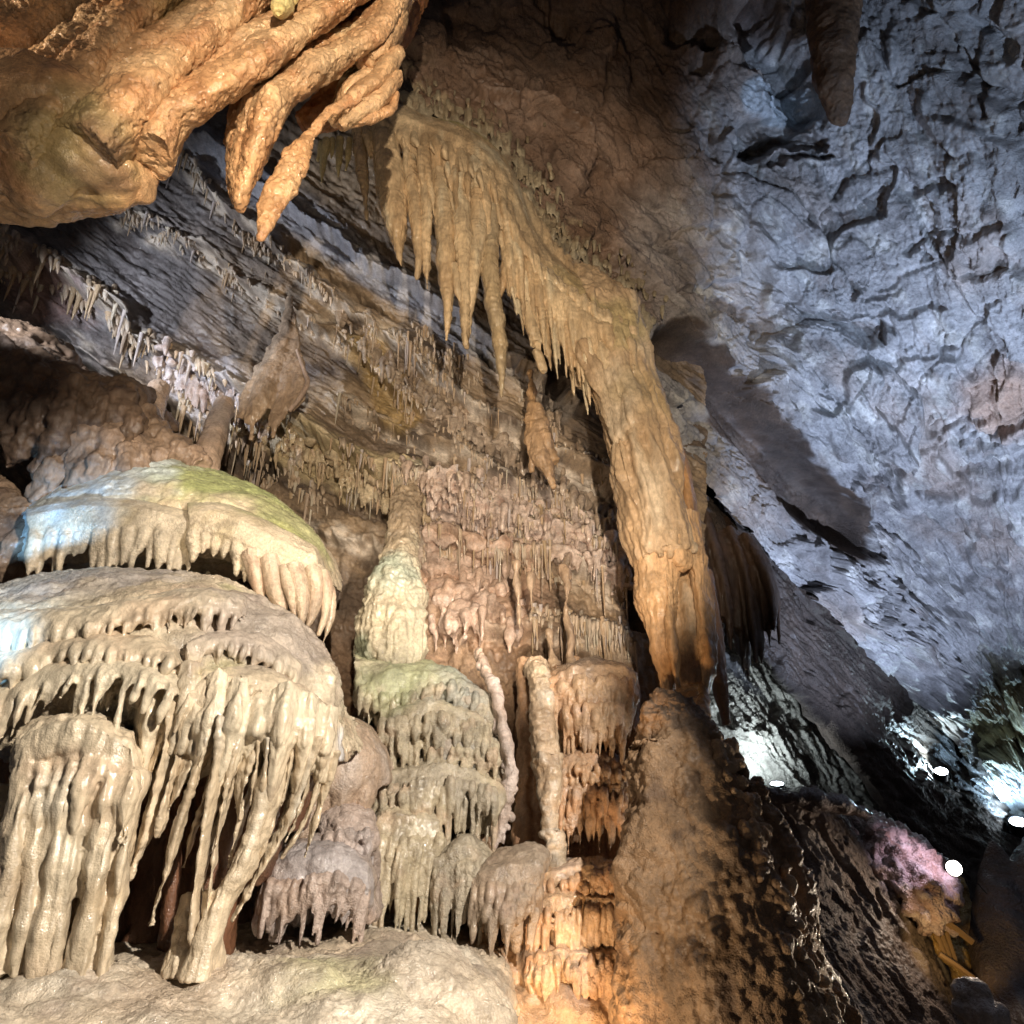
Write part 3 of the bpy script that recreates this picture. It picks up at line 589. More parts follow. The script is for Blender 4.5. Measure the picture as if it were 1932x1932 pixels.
Lb = [(360,1010,4.05),(420,1020,4.03),(480,1045,4.02),(540,1075,4.03),(600,1085,4.1)]
m = MB(); m.tier([(360,960,4.4),(440,965,4.42),(530,1000,4.4),(600,1040,4.38)], Lb, .35, .16, 36); m.fringe(Lb, 13, (30, 70), (9, 15), 13, -6, 1.5)
blob('tier', m, .01, WET, g2, 3, popcorn(.006, 34, 266), gcol(267))
for i, a in enumerate(([(475,1050,20,4.05),(485,1090,16,4.03),(492,1125,8,4.04),(495,1150,3,4.05)], [(510,1060,22,4.05),(520,1110,19,4.03),(532,1150,11,4.03),(540,1172,3,4.04)], [(555,1075,20,4.04),(566,1110,17,4.02),(572,1150,12,4.02),(566,1188,4,4.04)],
                       [(590,1080,18,4.1),(596,1110,16,4.08),(592,1150,12,4.08),(575,1195,4,4.1)], [(610,1085,14,4.15),(615,1120,12,4.13),(612,1165,8,4.14),(600,1200,3,4.15)], [(540,1080,16,4.03),(548,1110,14,4.0),(552,1140,9,4.0),(556,1165,3,4.02)], [(622,1110,10,4.2),(626,1150,9,4.2),(618,1190,6,4.2),(604,1225,2,4.22)])):
    m = MB(); m.stroke(a, 18, 1.7, 12); blob('drapery', m, .008, WET, g2, 2, popcorn(.003, 36, 270+i), lambda V: paint(V, (.60, .47, .33), (.52, .38, .27), (.46, .30, .2), 2, 271))

# ---- brown shaded flowstone at the left edge -------------------------------------------------
g3 = thing('flowstone_slope', 'dull brown flowstone slope in shade at the left edge under the ledge', 'flowstone', base_at(60, 960, 4.4))
m = MB(); LL = [(-160,800,4.3),(-40,790,4.3),(60,780,4.35),(160,775,4.4),(260,800,4.5)]
m.tier([(-160,640,5.0),(0,620,5.0),(90,660,5.0),(180,720,5.0),(290,740,5.1)], LL, .5, .12, 40); m.fringe(LL, 9, (40, 190), (14, 34), 21, -70, 1.4, power=.8); m.fringe([(-60,700,4.75),(60,700,4.75),(170,730,4.8)], 9, (20, 80), (10, 20), 25, -30)
m.ball(20, 690, 4.9, 130, 70, 100); m.ball(110, 730, 4.7, 80, 40, 60)
blob('cap', m, .016, SATIN, g3, 4, popcorn(.010, 24, 280, .035, (10, 10, 3), .06), lambda V: paint(V, (.13, .085, .055), (.20, .13, .085), (.08, .05, .035), 1.5, 281))
m = MB(); m.tier([(120,800,4.9),(220,770,4.9),(330,850,4.9)], [(60,910,4.5),(190,900,4.45),(320,890,4.6)], .4, .15, 30); m.fringe([(60,900,4.45),(190,890,4.4),(280,880,4.5)], 7, (40, 90), (16, 26), 22, -40)
m.stroke([(-100,900,60,4.6),(0,980,60,4.5),(60,1060,60,4.4)], 12); m.stroke([(270,780,20,4.8),(310,830,26,4.75),(380,880,22,4.7)], 12)
blob('tier', m, .014, SATIN, g3, 4, popcorn(.010, 24, 284, .03, (11, 11, 3), .05), lambda V: paint(V, (.24, .16, .10), (.32, .22, .15), (.13, .085, .06), 1.5, 285))
g3b = thing('stub_column', 'short leaning pinkish column joining the ledge to the slope beside a black hollow', 'column', base_at(385, 900, 4.7))
m = MB(); m.stroke([(425,760,18,5.3),(408,810,22,5.1),(392,860,26,4.95),(372,920,34,4.8)], 20); m.stroke([(300,730,20,5.2),(290,790,18,5.0),(300,860,26,4.9)], 14)
blob('shaft', m, .01, WET, g3b, 3, popcorn(.005, 30, 288), lambda V: paint(V, (.50, .40, .34), (.46, .32, .22), None, 2, 289))

# ---- smooth base slab along the bottom -------------------------------------------------
g4 = thing('flowstone_bank', 'smooth rounded pale flowstone bank along the bottom under the draperies', 'flowstone', base_at(450, 1932, 2.4))
m = MB()
m.tier([(-260,1850,3.3),(0,1812,3.35),(250,1795,3.4),(420,1800,3.45),(560,1800,3.5),(660,1775,3.6),(760,1775,3.65),(860,1795,3.7),(940,1835,3.75)],
       [(-260,2150,2.3),(0,2150,2.3),(250,2160,2.3),(420,2160,2.32),(560,2150,2.36),(660,2140,2.4),(760,2130,2.45),(870,2120,2.55),(985,2110,2.8)], .9, .09, 50)
m.ball(780, 1955, 3.05, 190, 140, 150); m.ball(480, 1960, 2.9, 250, 130, 130); m.ball(380, 1850, 2.95, 80, 40, 60); m.ball(120, 1960, 2.8, 260, 120, 130)
blob('bank', m, .009, WET, g4, 4, (lambda V, N: popcorn(.009, 40, 300, .006, (24, 24, 5), .03)(V, N)+.05*fbm(V*3.2, 3, 302)+.012*terr(fbm(V*np.array((3, 3, 9)), 3, 303)*3, .3)/3), lambda V: paint(V, (.58, .47, .34), (.66, .58, .46), (.40, .32, .25), 1.8, 301, False, [(640,1880,3.0,120,(.52,.50,.26),.6),(780,1790,3.3,150,(.36,.30,.24),.6),(350,1860,2.8,110,(.46,.35,.25),.6)]))

# ---- mid cascades -------------------------------------------------
MIDC = ((.48, .40, .27), (.40, .34, .25), (.52, .38, .26))
def cascade(name, label, loc, tiers, cols, seed, patches=(), vox=.012, mat=WET, extra=None, cat='flowstone', fl=.012, skirt=70):
    gg = thing(name, label, cat, base_at(*loc))
    for k, (rid, lip, back, bul, n, ln, rr, lean) in enumerate(tiers):
        lip = [(x, y, Y-.10) for x, y, Y in lip]; mm = MB(); mm.tier(rid, lip, back+.3, bul, 40, skirt, seed+k)
        if n: mm.fringe(lip, n, ln, rr, seed+k, lean, 1.4)
        if extra and k in extra:
            for e in extra[k]: mm.stroke(e, 16, 1.3)
        ob = blob('tier', mm, vox, mat, gg, 3, popcorn(.008, 30, seed+k*7, fl, (20, 20, 3), .03), lambda V, k=k: paint(V, *cols, 1.8, seed+k*5, False, patches))
        if n:
            fr = Front(world(ob), cell=6); mm = MB()
            for dy, nn, sc in ((4, int(n*1.5), 1.), (26, int(n*1.2), 1.3), (-14, int(n*1.2), .6)):
                mm.fringe(fr.on([(x, y+dy) for x, y, Y in lip], .022), nn, (ln[0]*.6+10, (ln[1]*.9+14)*sc), (rr[0]*.45, rr[1]*.6), seed+k*3+dy, lean*.8, 1.3, .02, .98)
            blob('drip_fringe', mm, vox*.62, mat, gg, 1, popcorn(.004, 40, seed+k, .004), lambda V, k=k: paint(V, *cols, 2.4, seed+k*5+2, False, patches))
    return gg
gd = thing('bell_flowstone', 'pale fluted bell shaped dome with a grey green top beside the green mound', 'flowstone', base_at(740, 1250, 4.8))
m = MB(); m.stroke([(772,880,26,5.7),(766,960,30,5.45),(756,1040,30,5.2),(750,1078,40,5.0),(744,1105,54,4.9),(742,1140,58,4.86),(738,1200,64,4.84),(734,1260,66,4.86)], 30, .9, 20); m.ball(705, 1150, 4.85, 26, 40, 26); m.ball(782, 1130, 4.87, 24, 44, 26); m.ball(720, 1225, 4.8, 36, 30, 30)
for k in range(17):
    x = 682+k*7.2; e = 60*math.sqrt(max(.05, 1-((x-740)/64)**2)); m.stroke([(742+(x-742)*.6, 1120+.2*abs(x-740), 6, 4.86-e*.7*PX(1150, 4.86)), (x, 1170, 7, 4.86-e*PX(1150, 4.86)), (x-2, 1215+(k*37%11), 7, 4.84-e*PX(1150, 4.86)), (x-3, 1240+(k*53%30), 3, 4.84-e*PX(1150, 4.86))], 12, 1.4, 8)
blob('dome', m, .009, WET, gd, 2, popcorn(.006, 34, 310, .02, (16, 16, 3), .05, .005), lambda V: paint(V, (.50, .42, .29), (.42, .37, .26), (.36, .34, .25), 2, 311, False, [(765,960,5.4,90,(.38,.28,.18),.95),(755,1045,5.2,46,(.37,.28,.18),.9),(745,1100,4.9,60,(.34,.37,.28),.85),(690,1225,4.75,36,(.24,.27,.18),.8)]))
cascade('flowstone_cascade', 'stepped grey green flowstone cascade in the middle below the bell shaped dome', (800, 1750, 4.3),
    [([(668,1240,5.0),(740,1240,5.05),(810,1255,5.05),(880,1290,5.0),(930,1330,4.95)], [(672,1290,4.62),(720,1330,4.55),(780,1325,4.55),(850,1310,4.55),(930,1350,4.6)], .5, .14, 18, (12, 46), (9, 15), -6),
     ([(725,1350,4.8),(780,1328,4.85),(850,1330,4.85),(940,1370,4.8)], [(715,1385,4.52),(760,1380,4.48),(830,1370,4.48),(930,1400,4.5)], .4, .18, 14, (10, 55), (10, 17), -4),
     ([(790,1400,4.75),(850,1380,4.8),(950,1400,4.75)], [(800,1440,4.5),(860,1430,4.46),(945,1440,4.5)], .4, .2, 9, (10, 36), (9, 14), -3),
     ([(700,1470,4.75),(770,1432,4.8),(860,1430,4.8),(950,1470,4.75)], [(690,1515,4.42),(750,1500,4.36),(830,1490,4.36),(945,1510,4.42)], .5, .14, 16, (14, 120), (9, 15), -6),
     ([(690,1560,4.6),(750,1515,4.65),(830,1540,4.6)], [(690,1610,4.28),(750,1600,4.22),(835,1600,4.28)], .5, .2, 12, (60, 160), (11, 18), -14),
     ([(820,1620,4.5),(880,1580,4.55),(925,1620,4.5)], [(815,1660,4.24),(870,1650,4.2),(925,1655,4.24)], .45, .2, 10, (30, 110), (9, 15), -8)],
    MIDC, 330, [(780,1270,4.8,120,(.33,.36,.20),.75),(870,1330,4.8,100,(.30,.31,.28),.75),(880,1440,4.7,90,(.34,.33,.30),.7),(740,1480,4.6,60,(.36,.37,.20),.6)])
cascade('flowstone_cascade', 'brown drip fringed flowstone shelf above the dark gap at bottom centre', (940, 1790, 4.1),
    [([(880,1660,4.45),(940,1620,4.5),(1010,1600,4.5),(1040,1620,4.5)], [(890,1700,4.15),(930,1690,4.1),(980,1690,4.1),(1020,1690,4.12)], .4, .2, 10, (20, 110), (9, 15), -8)],
    ((.36, .27, .19), (.42, .33, .24), (.30, .21, .15)), 350)
cascade('flowstone_cascade', 'greyish pink flowstone shelf with blunt drips right of the big cream mound', (600, 1770, 3.7),
    [([(500,1640,4.0),(560,1590,4.05),(640,1585,4.1),(700,1620,4.1)], [(490,1690,3.72),(550,1680,3.66),(620,1670,3.64),(700,1690,3.7)], .5, .16, 15, (16, 90), (10, 16), -16),
     ([(600,1530,4.15),(650,1500,4.2),(700,1530,4.2)], [(600,1600,3.9),(650,1590,3.86),(710,1590,3.9)], .4, .15, 8, (10, 36), (10, 15), -8)],
    ((.46, .36, .30), (.42, .37, .35), (.38, .27, .2)), 360)
m = MB(); gt = thing('flowstone_sheet', 'smooth tan pleated flowstone sheet squeezed between mound and cascade', 'flowstone', base_at(650, 1560, 3.9))
m.tier([(600,1340,4.3),(650,1350,4.35),(700,1370,4.4),(730,1420,4.4)], [(590,1500,3.95),(640,1520,3.9),(690,1490,3.95),(735,1470,4.1)], .5, .2, 30)
for a in ([(640,1390,22,4.1),(620,1470,20,3.95),(580,1560,16,3.9),(540,1640,8,3.92)], [(670,1400,24,4.1),(655,1480,22,3.95),(620,1570,14,3.92)], [(610,1400,20,4.1),(590,1500,16,4.0),(560,1590,8,4.0)], [(700,1430,22,4.15),(690,1500,20,4.0),(670,1560,10,4.0)]): m.stroke(a, 16, 1.6)
blob('sheet', m, .011, WET, gt, 3, popcorn(.004, 34, 370, .008, (22, 22, 3)), lambda V: paint(V, (.48, .35, .25), (.42, .30, .21), (.54, .45, .38), 2, 371, True))

# ---- orange right-hand cascade of dripping fringes -------------------------------------------------
OC = ((.52, .35, .21), (.50, .29, .16), (.56, .42, .32))
cascade('dripping_fringe', 'pinkish orange drip fringe high on the rock beside the stalagmite tip', (1110, 1430, 4.7),
    [([(1030,1290,5.1),(1090,1262,5.15),(1160,1270,5.15),(1200,1290,5.1)], [(1035,1320,4.8),(1090,1300,4.76),(1150,1300,4.76),(1200,1310,4.8)], .4, .2, 13, (24, 90), (9, 14), -2),
     ([(1050,1340,5.0),(1120,1320,5.0),(1190,1330,5.0)], [(1060,1360,4.76),(1110,1350,4.7),(1180,1350,4.72)], .4, .2, 10, (30, 84), (9, 14), -2)], OC, 380, [(1110,1280,5.0,80,(.20,.16,.13),.85)], .011)
cascade('dripping_fringe', 'row of plump glossy orange drips between ribbed pillar and stalagmite', (1110, 1560, 4.6),
    [([(1050,1430,4.95),(1110,1415,4.95),(1190,1440,4.95)], [(1055,1470,4.72),(1110,1465,4.68),(1185,1480,4.72)], .4, .2, 9, (6, 22), (9, 13), 0),
     ([(1050,1500,4.9),(1110,1488,4.9),(1185,1500,4.9)], [(1055,1520,4.66),(1110,1508,4.62),(1180,1515,4.66)], .4, .2, 9, (22, 66), (8, 13), 0)], OC, 390, [(1150,1440,4.8,50,(.22,.17,.14),.8)], .01)
cascade('dripping_fringe', 'long glossy orange drips glowing beside the foot of the stalagmite', (1090, 1890, 4.3),
    [([(1000,1660,4.75),(1070,1630,4.75),(1165,1640,4.75)], [(1010,1690,4.46),(1070,1680,4.42),(1170,1660,4.46)], .4, .2, 10, (20, 80), (10, 15), 0),
     ([(980,1720,4.65),(1060,1690,4.7),(1165,1700,4.7)], [(985,1750,4.38),(1050,1735,4.32),(1165,1735,4.38)], .4, .2, 13, (60, 170), (9, 15), 0),
     ([(990,1800,4.5),(1060,1790,4.5),(1165,1800,4.5)], [(990,1840,4.26),(1060,1830,4.22),(1165,1830,4.28)], .4, .2, 8, (20, 90), (10, 16), 0)], OC, 400, [(1050,1650,4.7,60,(.34,.28,.24),.7)], .01)
gq = thing('flowstone_wall', 'fluted rust orange flowstone wall behind the glossy drip fringes', 'flowstone', base_at(1090, 1932, 4.8)); m = MB(); r_ = random.Random(15)
for k in range(22):
    x = 985+k*10; m.stroke([(x+r_.uniform(-5, 5), 1265+r_.uniform(-25, 25), r_.uniform(9, 15), 5.0), (x, 1450, r_.uniform(10, 17), 4.93+r_.uniform(-.05, .03)), (x+r_.uniform(-5, 5), 1650, r_.uniform(10, 17), 4.78+r_.uniform(-.05, .03)), (x-8, 1960, 16, 4.62)], 18, 1.3, 10)
blob('back', m, .013, WET, gq, 3, popcorn(.008, 26, 408, .014, (16, 16, 3), .03), lambda V: paint(V, (.42, .24, .13), (.50, .32, .19), (.28, .15, .09), 2.2, 409, True))
gl = thing('flowstone_lumps', 'knobbly orange brown flowstone lumps at the bottom edge left of the stalagmite', 'flowstone', base_at(1060, 1932, 4.1))
m = MB()
for a in ((960,1850,4.3,50,60),(1010,1830,4.25,36,50),(1000,1910,4.2,50,50),(1060,1900,4.15,44,44),(1110,1930,4.12,44,40),(1150,1890,4.2,30,44),(1040,1990,4.1,120,80),(950,1960,4.1,70,80)): m.ball(a[0], a[1], a[2], a[3], a[4], 50)
blob('lumps', m, .011, WET, gl, 4, popcorn(.006, 28, 410, .01, (18, 18, 4)), lambda V: paint(V, (.40, .26, .17), (.46, .30, .17), (.30, .22, .17), 2, 411))
gp = thing('ribbed_pillar', 'slim ribbed tan pillar of stacked rings standing in the orange cascade', 'column', base_at(1052, 1700, 4.45))
for i, a in enumerate(([(1012,1250,22,4.85),(1020,1300,25,4.7),(1026,1370,27,4.62),(1030,1440,28,4.58)], [(1032,1425,29,4.58),(1038,1500,25,4.54),(1044,1580,22,4.5)], [(1044,1565,22,4.5),(1050,1630,19,4.46),(1056,1680,14,4.44),(1060,1720,6,4.44)])):
    m = MB(); m.stroke(a, 24, 1.0, 16); m.fringe([(a[-1][0]-20, a[-1][1]-6, a[-1][3]-.03), (a[-1][0]+20, a[-1][1]-6, a[-1][3]-.03)], 4, (8, 24), (7, 10), 415+i)
    blob('shaft', m, .008, WET, gp, 2, (lambda V, N: popcorn(.005, 34, 416, 0, big=.035)(V, N)+.011*np.sin(V[:, 2]*46+14*fbm(V*2.6, 2, 418))*sst(-.4, .3, fbm(V*5, 2, 419))+.016*fbm(V*9, 3, 428)), lambda V: paint(V, (.52, .40, .27), (.46, .32, .2), (.58, .5, .4), 3, 417))
gs = thing('strand', 'thin knotty grey pink strand of dripstone hanging down the cascade', 'dripstone', base_at(960, 1480, 4.4))
m = MB(); m.stroke([(905,1225,6,4.75),(918,1268,9,4.62),(934,1310,12,4.52),(944,1350,11,4.46),(958,1410,10,4.42),(966,1460,12,4.40),(955,1520,10,4.38),(940,1580,7,4.36),(930,1600,4,4.36)], 40, 1.2)
r_ = random.Random(8)
for k in range(26):
    t = r_.random(); x = np.interp(t, [0,.15,.3,.5,.7,.85,1], [905,918,934,946,962,966,940]); y = 1225+375*t; m.ball(x+r_.uniform(-6, 6), y, np.interp(t, [0,.3,1], [4.74,4.5,4.35]), r_.uniform(5, 12), r_.uniform(6, 14), 9)
blob('strand_body', m, .007, WET, gs, 1, popcorn(.008, 34, 420, big=.04, ripple=.003), lambda V: paint(V, (.56, .46, .40), (.5, .36, .27), None, 4, 421))

# ---- stalagmite -------------------------------------------------
gS = thing('stalagmite', 'thick brown round topped stalagmite rising under the hanging column', 'stalagmite', base_at(1360, 1990, 4.0))
m = MB(); m.stroke([(1262,1318,34,4.15),(1264,1350,68,4.12),(1278,1420,98,4.1),(1300,1530,122,4.06),(1325,1650,155,4.02),(1352,1780,186,4.0),(1378,1930,215,4.0),(1400,2080,250,4.0)], 40, 1.0, 24)
m.stroke([(1400,1480,40,3.98),(1450,1600,44,3.95),(1490,1720,52,3.93),(1525,1850,60,3.92),(1560,1980,80,3.9)], 24); m.stroke([(1240,1400,60,3.98),(1235,1600,66,3.9),(1240,1800,76,3.86),(1240,2000,90,3.84)], 24)
m.stroke([(1330,1560,50,3.95),(1370,1750,70,3.86),(1400,1960,90,3.82)], 24)
def stalag_disp(V, N):
    return .07*fbm(V*2.2, 3, 430)+.035*fbm(V*7, 3, 431)-.045*(wor(V*np.array((9, 9, 7)), 432)-.4)-.028*(wor(V*21, 433)-.4)-.012*(wor(V*44, 436)-.4)+.008*fbm(V*46, 2, 434)
blob('shaft', m, .010, CRUST, gS, 4, stalag_disp, lambda V: paint(V, (.26, .16, .085), (.40, .26, .15), (.10, .062, .04), 2.4, 435, False, [(1270,1340,4.1,80,(.17,.12,.085),.85),(1400,1400,3.9,60,(.44,.28,.15),.6)]))  # dark blotch paints the shadow on the stalagmite's top
m = MB(); r_ = random.Random(4); FSt = Front(world(gS.children[0]))
for k in range(110):
    t = r_.random(); y = 1400+t*560; x = np.interp(y, [1400,1530,1650,1800,1960], [1385,1435,1490,1550,1600])-r_.uniform(2, 90)*(.4+.6*t)
    m.ball(x, y, FSt(x-8, y, 3.95)+.03, r_.uniform(7, 17), r_.uniform(7, 18), r_.uniform(7, 14))
blob('knobs', m, .009, CRUST, gS, 3, popcorn(.006, 30, 440), lambda V: paint(V, (.46, .29, .16), (.52, .36, .21), (.3, .18, .1), 3, 441))

# ---- hanging column -------------------------------------------------
gC = thing('hanging_column', 'tall leaning tan drapery column hanging from the ceiling above the stalagmite', 'column', base_at(1270, 1300, 4.25))
COLC = ((.50, .35, .21), (.42, .28, .16), (.58, .46, .32))
CP = [(1150,640,4.8,90,(.42,.34,.16),.6),(1290,1240,4.2,90,(.60,.30,.12),.6),(1215,760,4.6,80,(.40,.30,.16),.5)]
ccol = lambda s: (lambda V: paint(V, *COLC, 1.8, s, True, CP))
m = MB()
m.stroke([(1060,520,30,5.34),(1100,570,62,5.18),(1128,605,66,5.0),(1146,660,60,4.8),(1172,740,55,4.66),(1200,820,55,4.55),(1222,920,58,4.45),(1234,1000,62,4.4),(1254,1060,60,4.36)], 40, 1.0, 22)
r_ = random.Random(9)
for k in range(20):                                                     # flutes running down the shaft
    u = r_.uniform(-.85, .85); t0 = r_.uniform(-.05, .55); t1 = min(1, t0+r_.uniform(.3, .6)); pl = []
    for t in np.linspace(t0, t1, 6):
        c = [np.interp(t, [0, .25, .5, .75, 1], q) for q in ([1096,1152,1194,1222,1250], [560,690,820,940,1060], [66,58,54,57,58], [4.98,4.74,4.55,4.43,4.36])]
        w = (t-t0)/(t1-t0); pl.append((c[0]+u*c[2]*(1-.1*w)+4*math.sin(9*t+k), c[1], (12-8*w)*r_.uniform(.8, 1.2), c[3]-math.sqrt(max(0, 1-u*u))*c[2]*PX(c[1], c[3])*.97+.02))
    m.stroke(pl, 18, 1.5, 10)
m.stroke([(1170,575,30,4.86),(1196,650,26,4.72),(1220,730,22,4.6),(1248,810,24,4.5),(1268,880,20,4.42),(1276,960,14,4.40)], 24, 1.3)
m.stroke([(1130,640,24,4.7),(1122,720,20,4.66),(1112,737,8,4.66)], 10); m.stroke([(1110,560,26,4.85),(1100,640,22,4.8),(1100,720,14,4.78),(1104,735,7,4.78)], 14)
cax = along(P(1100, 560, 5.0)-P(1262, 1060, 4.36), .10)
def col_disp(V, N):
    q = cax(V)+.05*np.stack([fbm(V*2.5, 2, 452), fbm(V*2.5, 2, 453), 0*V[:, 0]], -1)
    return .075*(ridge(q*6, 2, 454)-.6)+.035*(ridge(q*15, 2, 455)-.6)+.03*fbm(V*3, 3, 456)+.008*fbm(V*14, 3, 457)-.006*(wor(V*34, 458)-.4)
blob('shaft', m, .011, SATIN, gC, 3, col_disp, ccol(451))
LOWER = [('fold', [(1236,1010,50,4.40),(1238,1080,44,4.36),(1242,1150,36,4.32),(1252,1220,26,4.29),(1258,1270,17,4.27),(1262,1310,8,4.26)], 1.0),
         ('fold', [(1256,1270,10,4.25),(1262,1312,15,4.2),(1264,1345,30,4.14),(1266,1385,58,4.1)], 1.0), ('fold', [(1330,1290,8,4.36),(1326,1325,10,4.28),(1318,1365,22,4.16)], 1.0),
         ('flap', [(1262,1020,36,4.34),(1280,1052,26,4.3),(1298,1072,10,4.31)], 1.2),
         ('fold', [(1296,980,22,4.48),(1316,1080,20,4.45),(1328,1180,18,4.42),(1334,1250,15,4.4),(1332,1300,10,4.39),(1326,1322,4,4.39)], 2.4),
         ('inner_wall', [(1286,1050,44,4.58),(1292,1150,46,4.54),(1298,1230,44,4.5),(1304,1300,36,4.46)], 1.0),
         ('fold', [(1258,1090,6,4.27),(1262,1150,8,4.23),(1266,1210,9,4.22),(1274,1270,7,4.22),(1282,1300,3,4.23)], 2.6)]
for i, (nm, a, dp) in enumerate(LOWER):
    m = MB(); m.stroke(a, 26, dp, 14); blob(nm, m, .008, SATIN, gC, 3, popcorn(.004, 30, 460+i, .022, (13, 13, 2), .03), lambda V: paint(V, (.54, .34, .18), (.46, .27, .13), (.62, .47, .31), 2.4, 461, True))
m = MB(); m.stroke([(1262,800,6,4.62),(1284,870,13,4.58),(1300,960,15,4.52),(1310,1050,14,4.5),(1322,1120,10,4.5)], 20, 2.2)
blob('fold', m, .009, SATIN, gC, 2, popcorn(.003, 30, 470, .008), lambda V: paint(V, (.34, .18, .08), (.42, .24, .11), None, 2, 471, True))

# ---- stalactite curtain -------------------------------------------------
gK = thing('stalactite_curtain', 'long row of tan pointed stalactites hanging from the ceiling seam above the bedded wall', 'stalactites', base_at(900, 480, 4.7))
KC = ((.58, .43, .26), (.46, .31, .17), (.68, .58, .40))
kcol = lambda s: (lambda V: paint(V, *KC, 2, s, True))
m = MB()
m.tier([(690,235,4.75),(740,200,4.75),(800,225,4.8),(870,240,4.85),(930,280,4.95),(975,340,5.05),(1010,440,5.15),(1060,500,5.2),(1120,545,5.22),(1195,602,5.25)],
       [(685,262,4.46),(740,262,4.44),(800,280,4.46),(860,310,4.49),(920,352,4.54),(965,410,4.62),(1010,510,4.7),(1060,570,4.72),(1120,615,4.68),(1200,660,4.66)], .3, .10, 54)
m.fringe([(690,255,4.43),(740,255,4.41),(800,272,4.43),(860,300,4.45),(920,345,4.5),(965,400,4.6)], 18, (30, 90), (9, 14), 31, 6, 1.4)
m.fringe([(965,440,4.56),(1010,490,4.66),(1060,545,4.7),(1110,590,4.74)], 24, (50, 150), (7, 12), 32, 12, 1.4, power=1)
m.fringe([(1060,560,4.68),(1120,605,4.63),(1205,655,4.62)], 20, (60, 210), (7, 13), 34, 18, 1.4, power=1)
m.fringe([(985,380,4.9),(1030,450,4.95),(1080,510,4.96),(1150,560,4.96)], 16, (30, 90), (7, 12), 33, 10, 1.4, power=1)
blob('root_sheet', m, .011, SATIN, gK, 3, popcorn(.005, 30, 480, .008, (16, 16, 2.5)), lambda V: paint(V, *KC, 2, 481, True, [(860,240,4.8,60,(.44,.40,.15),.7),(920,290,4.9,50,(.44,.40,.15),.6),(1080,560,4.8,80,(.42,.31,.14),.6)]))
FCE = Front(ceilV.reshape(-1, 3), cell=6); m = MB(); r_ = random.Random(44); SEAM = np.array([(690,235),(760,205),(860,240),(930,285),(985,370),(1020,440),(1080,505),(1150,560),(1210,625)], float)
for k in range(420):
    a = cr(SEAM, 100)[r_.randrange(100)]; w = abs(r_.gauss(0, 34)); x, y = a[0]+w*.75+r_.uniform(-10, 10), a[1]-w*.6+r_.uniform(-10, 10); Yc = FCE(x, y, 5.0)
    l = r_.uniform(4, 26)*(1.2-w/120); r = r_.uniform(2.2, 5.5); m.stroke([(x, y-6, r*1.2, Yc+.02), (x, y, r, Yc-.02), (x+r_.uniform(-2, 2), y+l*.6, r*.6, Yc-.03), (x+r_.uniform(-2, 2), y+l, .8, Yc-.03)], 5, 1, 6)
blob('seam_drips', m, .011, CRUST, gK, 1, None, lambda V: paint(V, (.44, .36, .24), (.34, .26, .16), (.22, .14, .08), 3, 485))
FR = Front(world(gK.children[0]), cell=6)
for k, (dy, n, ln, rr, ps) in enumerate(((34, 46, (40, 150), (5, 9), 1.2), (78, 40, (40, 130), (5, 9), 1.0), (8, 46, (14, 60), (4, 8), 1.0))):
    m = MB(); m.fringe(FR.on([(950,380+dy),(1000,470+dy),(1060,530+dy),(1120,575+dy),(1200,620+dy)], .03), n, ln, rr, 486+k, 10, 1.5, power=ps); m.fringe(FR.on([(720,250+dy),(800,262+dy),(870,300+dy),(930,345+dy),(965,400+dy)], .025), n//4, (ln[0], ln[1]*.6), rr, 489+k, 6, 1.5, power=1.5)
    blob('drip_fringe', m, .008, SATIN, gK, 1, popcorn(.002, 36, 487+k, .004, (20, 20, 4), .012, .002), kcol(488+k))
TITES = [[(676,250,13,4.44),(682,310,14,4.42),(688,360,9,4.42),(692,414,2,4.42)], [(722,250,26,4.44),(735,330,34,4.42),(746,420,26,4.42),(752,470,10,4.42),(757,503,2,4.42)],
         [(772,300,16,4.42),(782,380,18,4.40),(790,460,13,4.40),(788,520,5,4.40),(786,527,2,4.4)], [(798,300,12,4.40),(803,380,14,4.38),(804,470,11,4.38),(806,545,2,4.38)],
         [(830,330,18,4.43),(840,420,23,4.42),(842,520,20,4.42),(846,590,10,4.42),(842,642,2,4.42)], [(868,340,18,4.42),(874,440,22,4.41),(876,540,15,4.42),(878,630,11,4.43),(880,656,6,4.43)],
         [(858,500,9,4.38),(862,540,8,4.37),(868,572,2,4.37)], [(900,370,20,4.46),(900,450,21,4.45),(892,520,16,4.45),(886,590,9,4.46),(886,630,2,4.46)],
         [(928,400,18,4.52),(924,480,20,4.5),(930,560,20,4.5),(942,640,17,4.52),(946,700,9,4.53),(946,752,1.5,4.54)], [(960,430,11,4.58),(954,500,11,4.57),(944,560,4,4.57)],
         [(972,440,12,4.6),(966,520,11,4.59),(962,555,8,4.59)], [(978,520,8,4.6),(974,560,6,4.6),(972,588,2,4.6)], [(990,470,15,4.62),(992,540,15,4.6),(998,600,14,4.6),(1012,648,12,4.61)], [(1012,662,11,4.62),(1022,690,10,4.62),(1026,700,7,4.62)],
         [(1022,540,8,4.66),(1030,620,9,4.65),(1037,680,5,4.65),(1040,700,2,4.65)], [(1042,560,8,4.68),(1046,620,7,4.67),(1048,680,3,4.67),(1049,700,1.5,4.67)], [(1062,580,10,4.7),(1072,640,9,4.7),(1082,670,3,4.7)], [(1084,600,12,4.74),(1096,680,14,4.73),(1104,728,10,4.73),(1106,738,5,4.73)]]
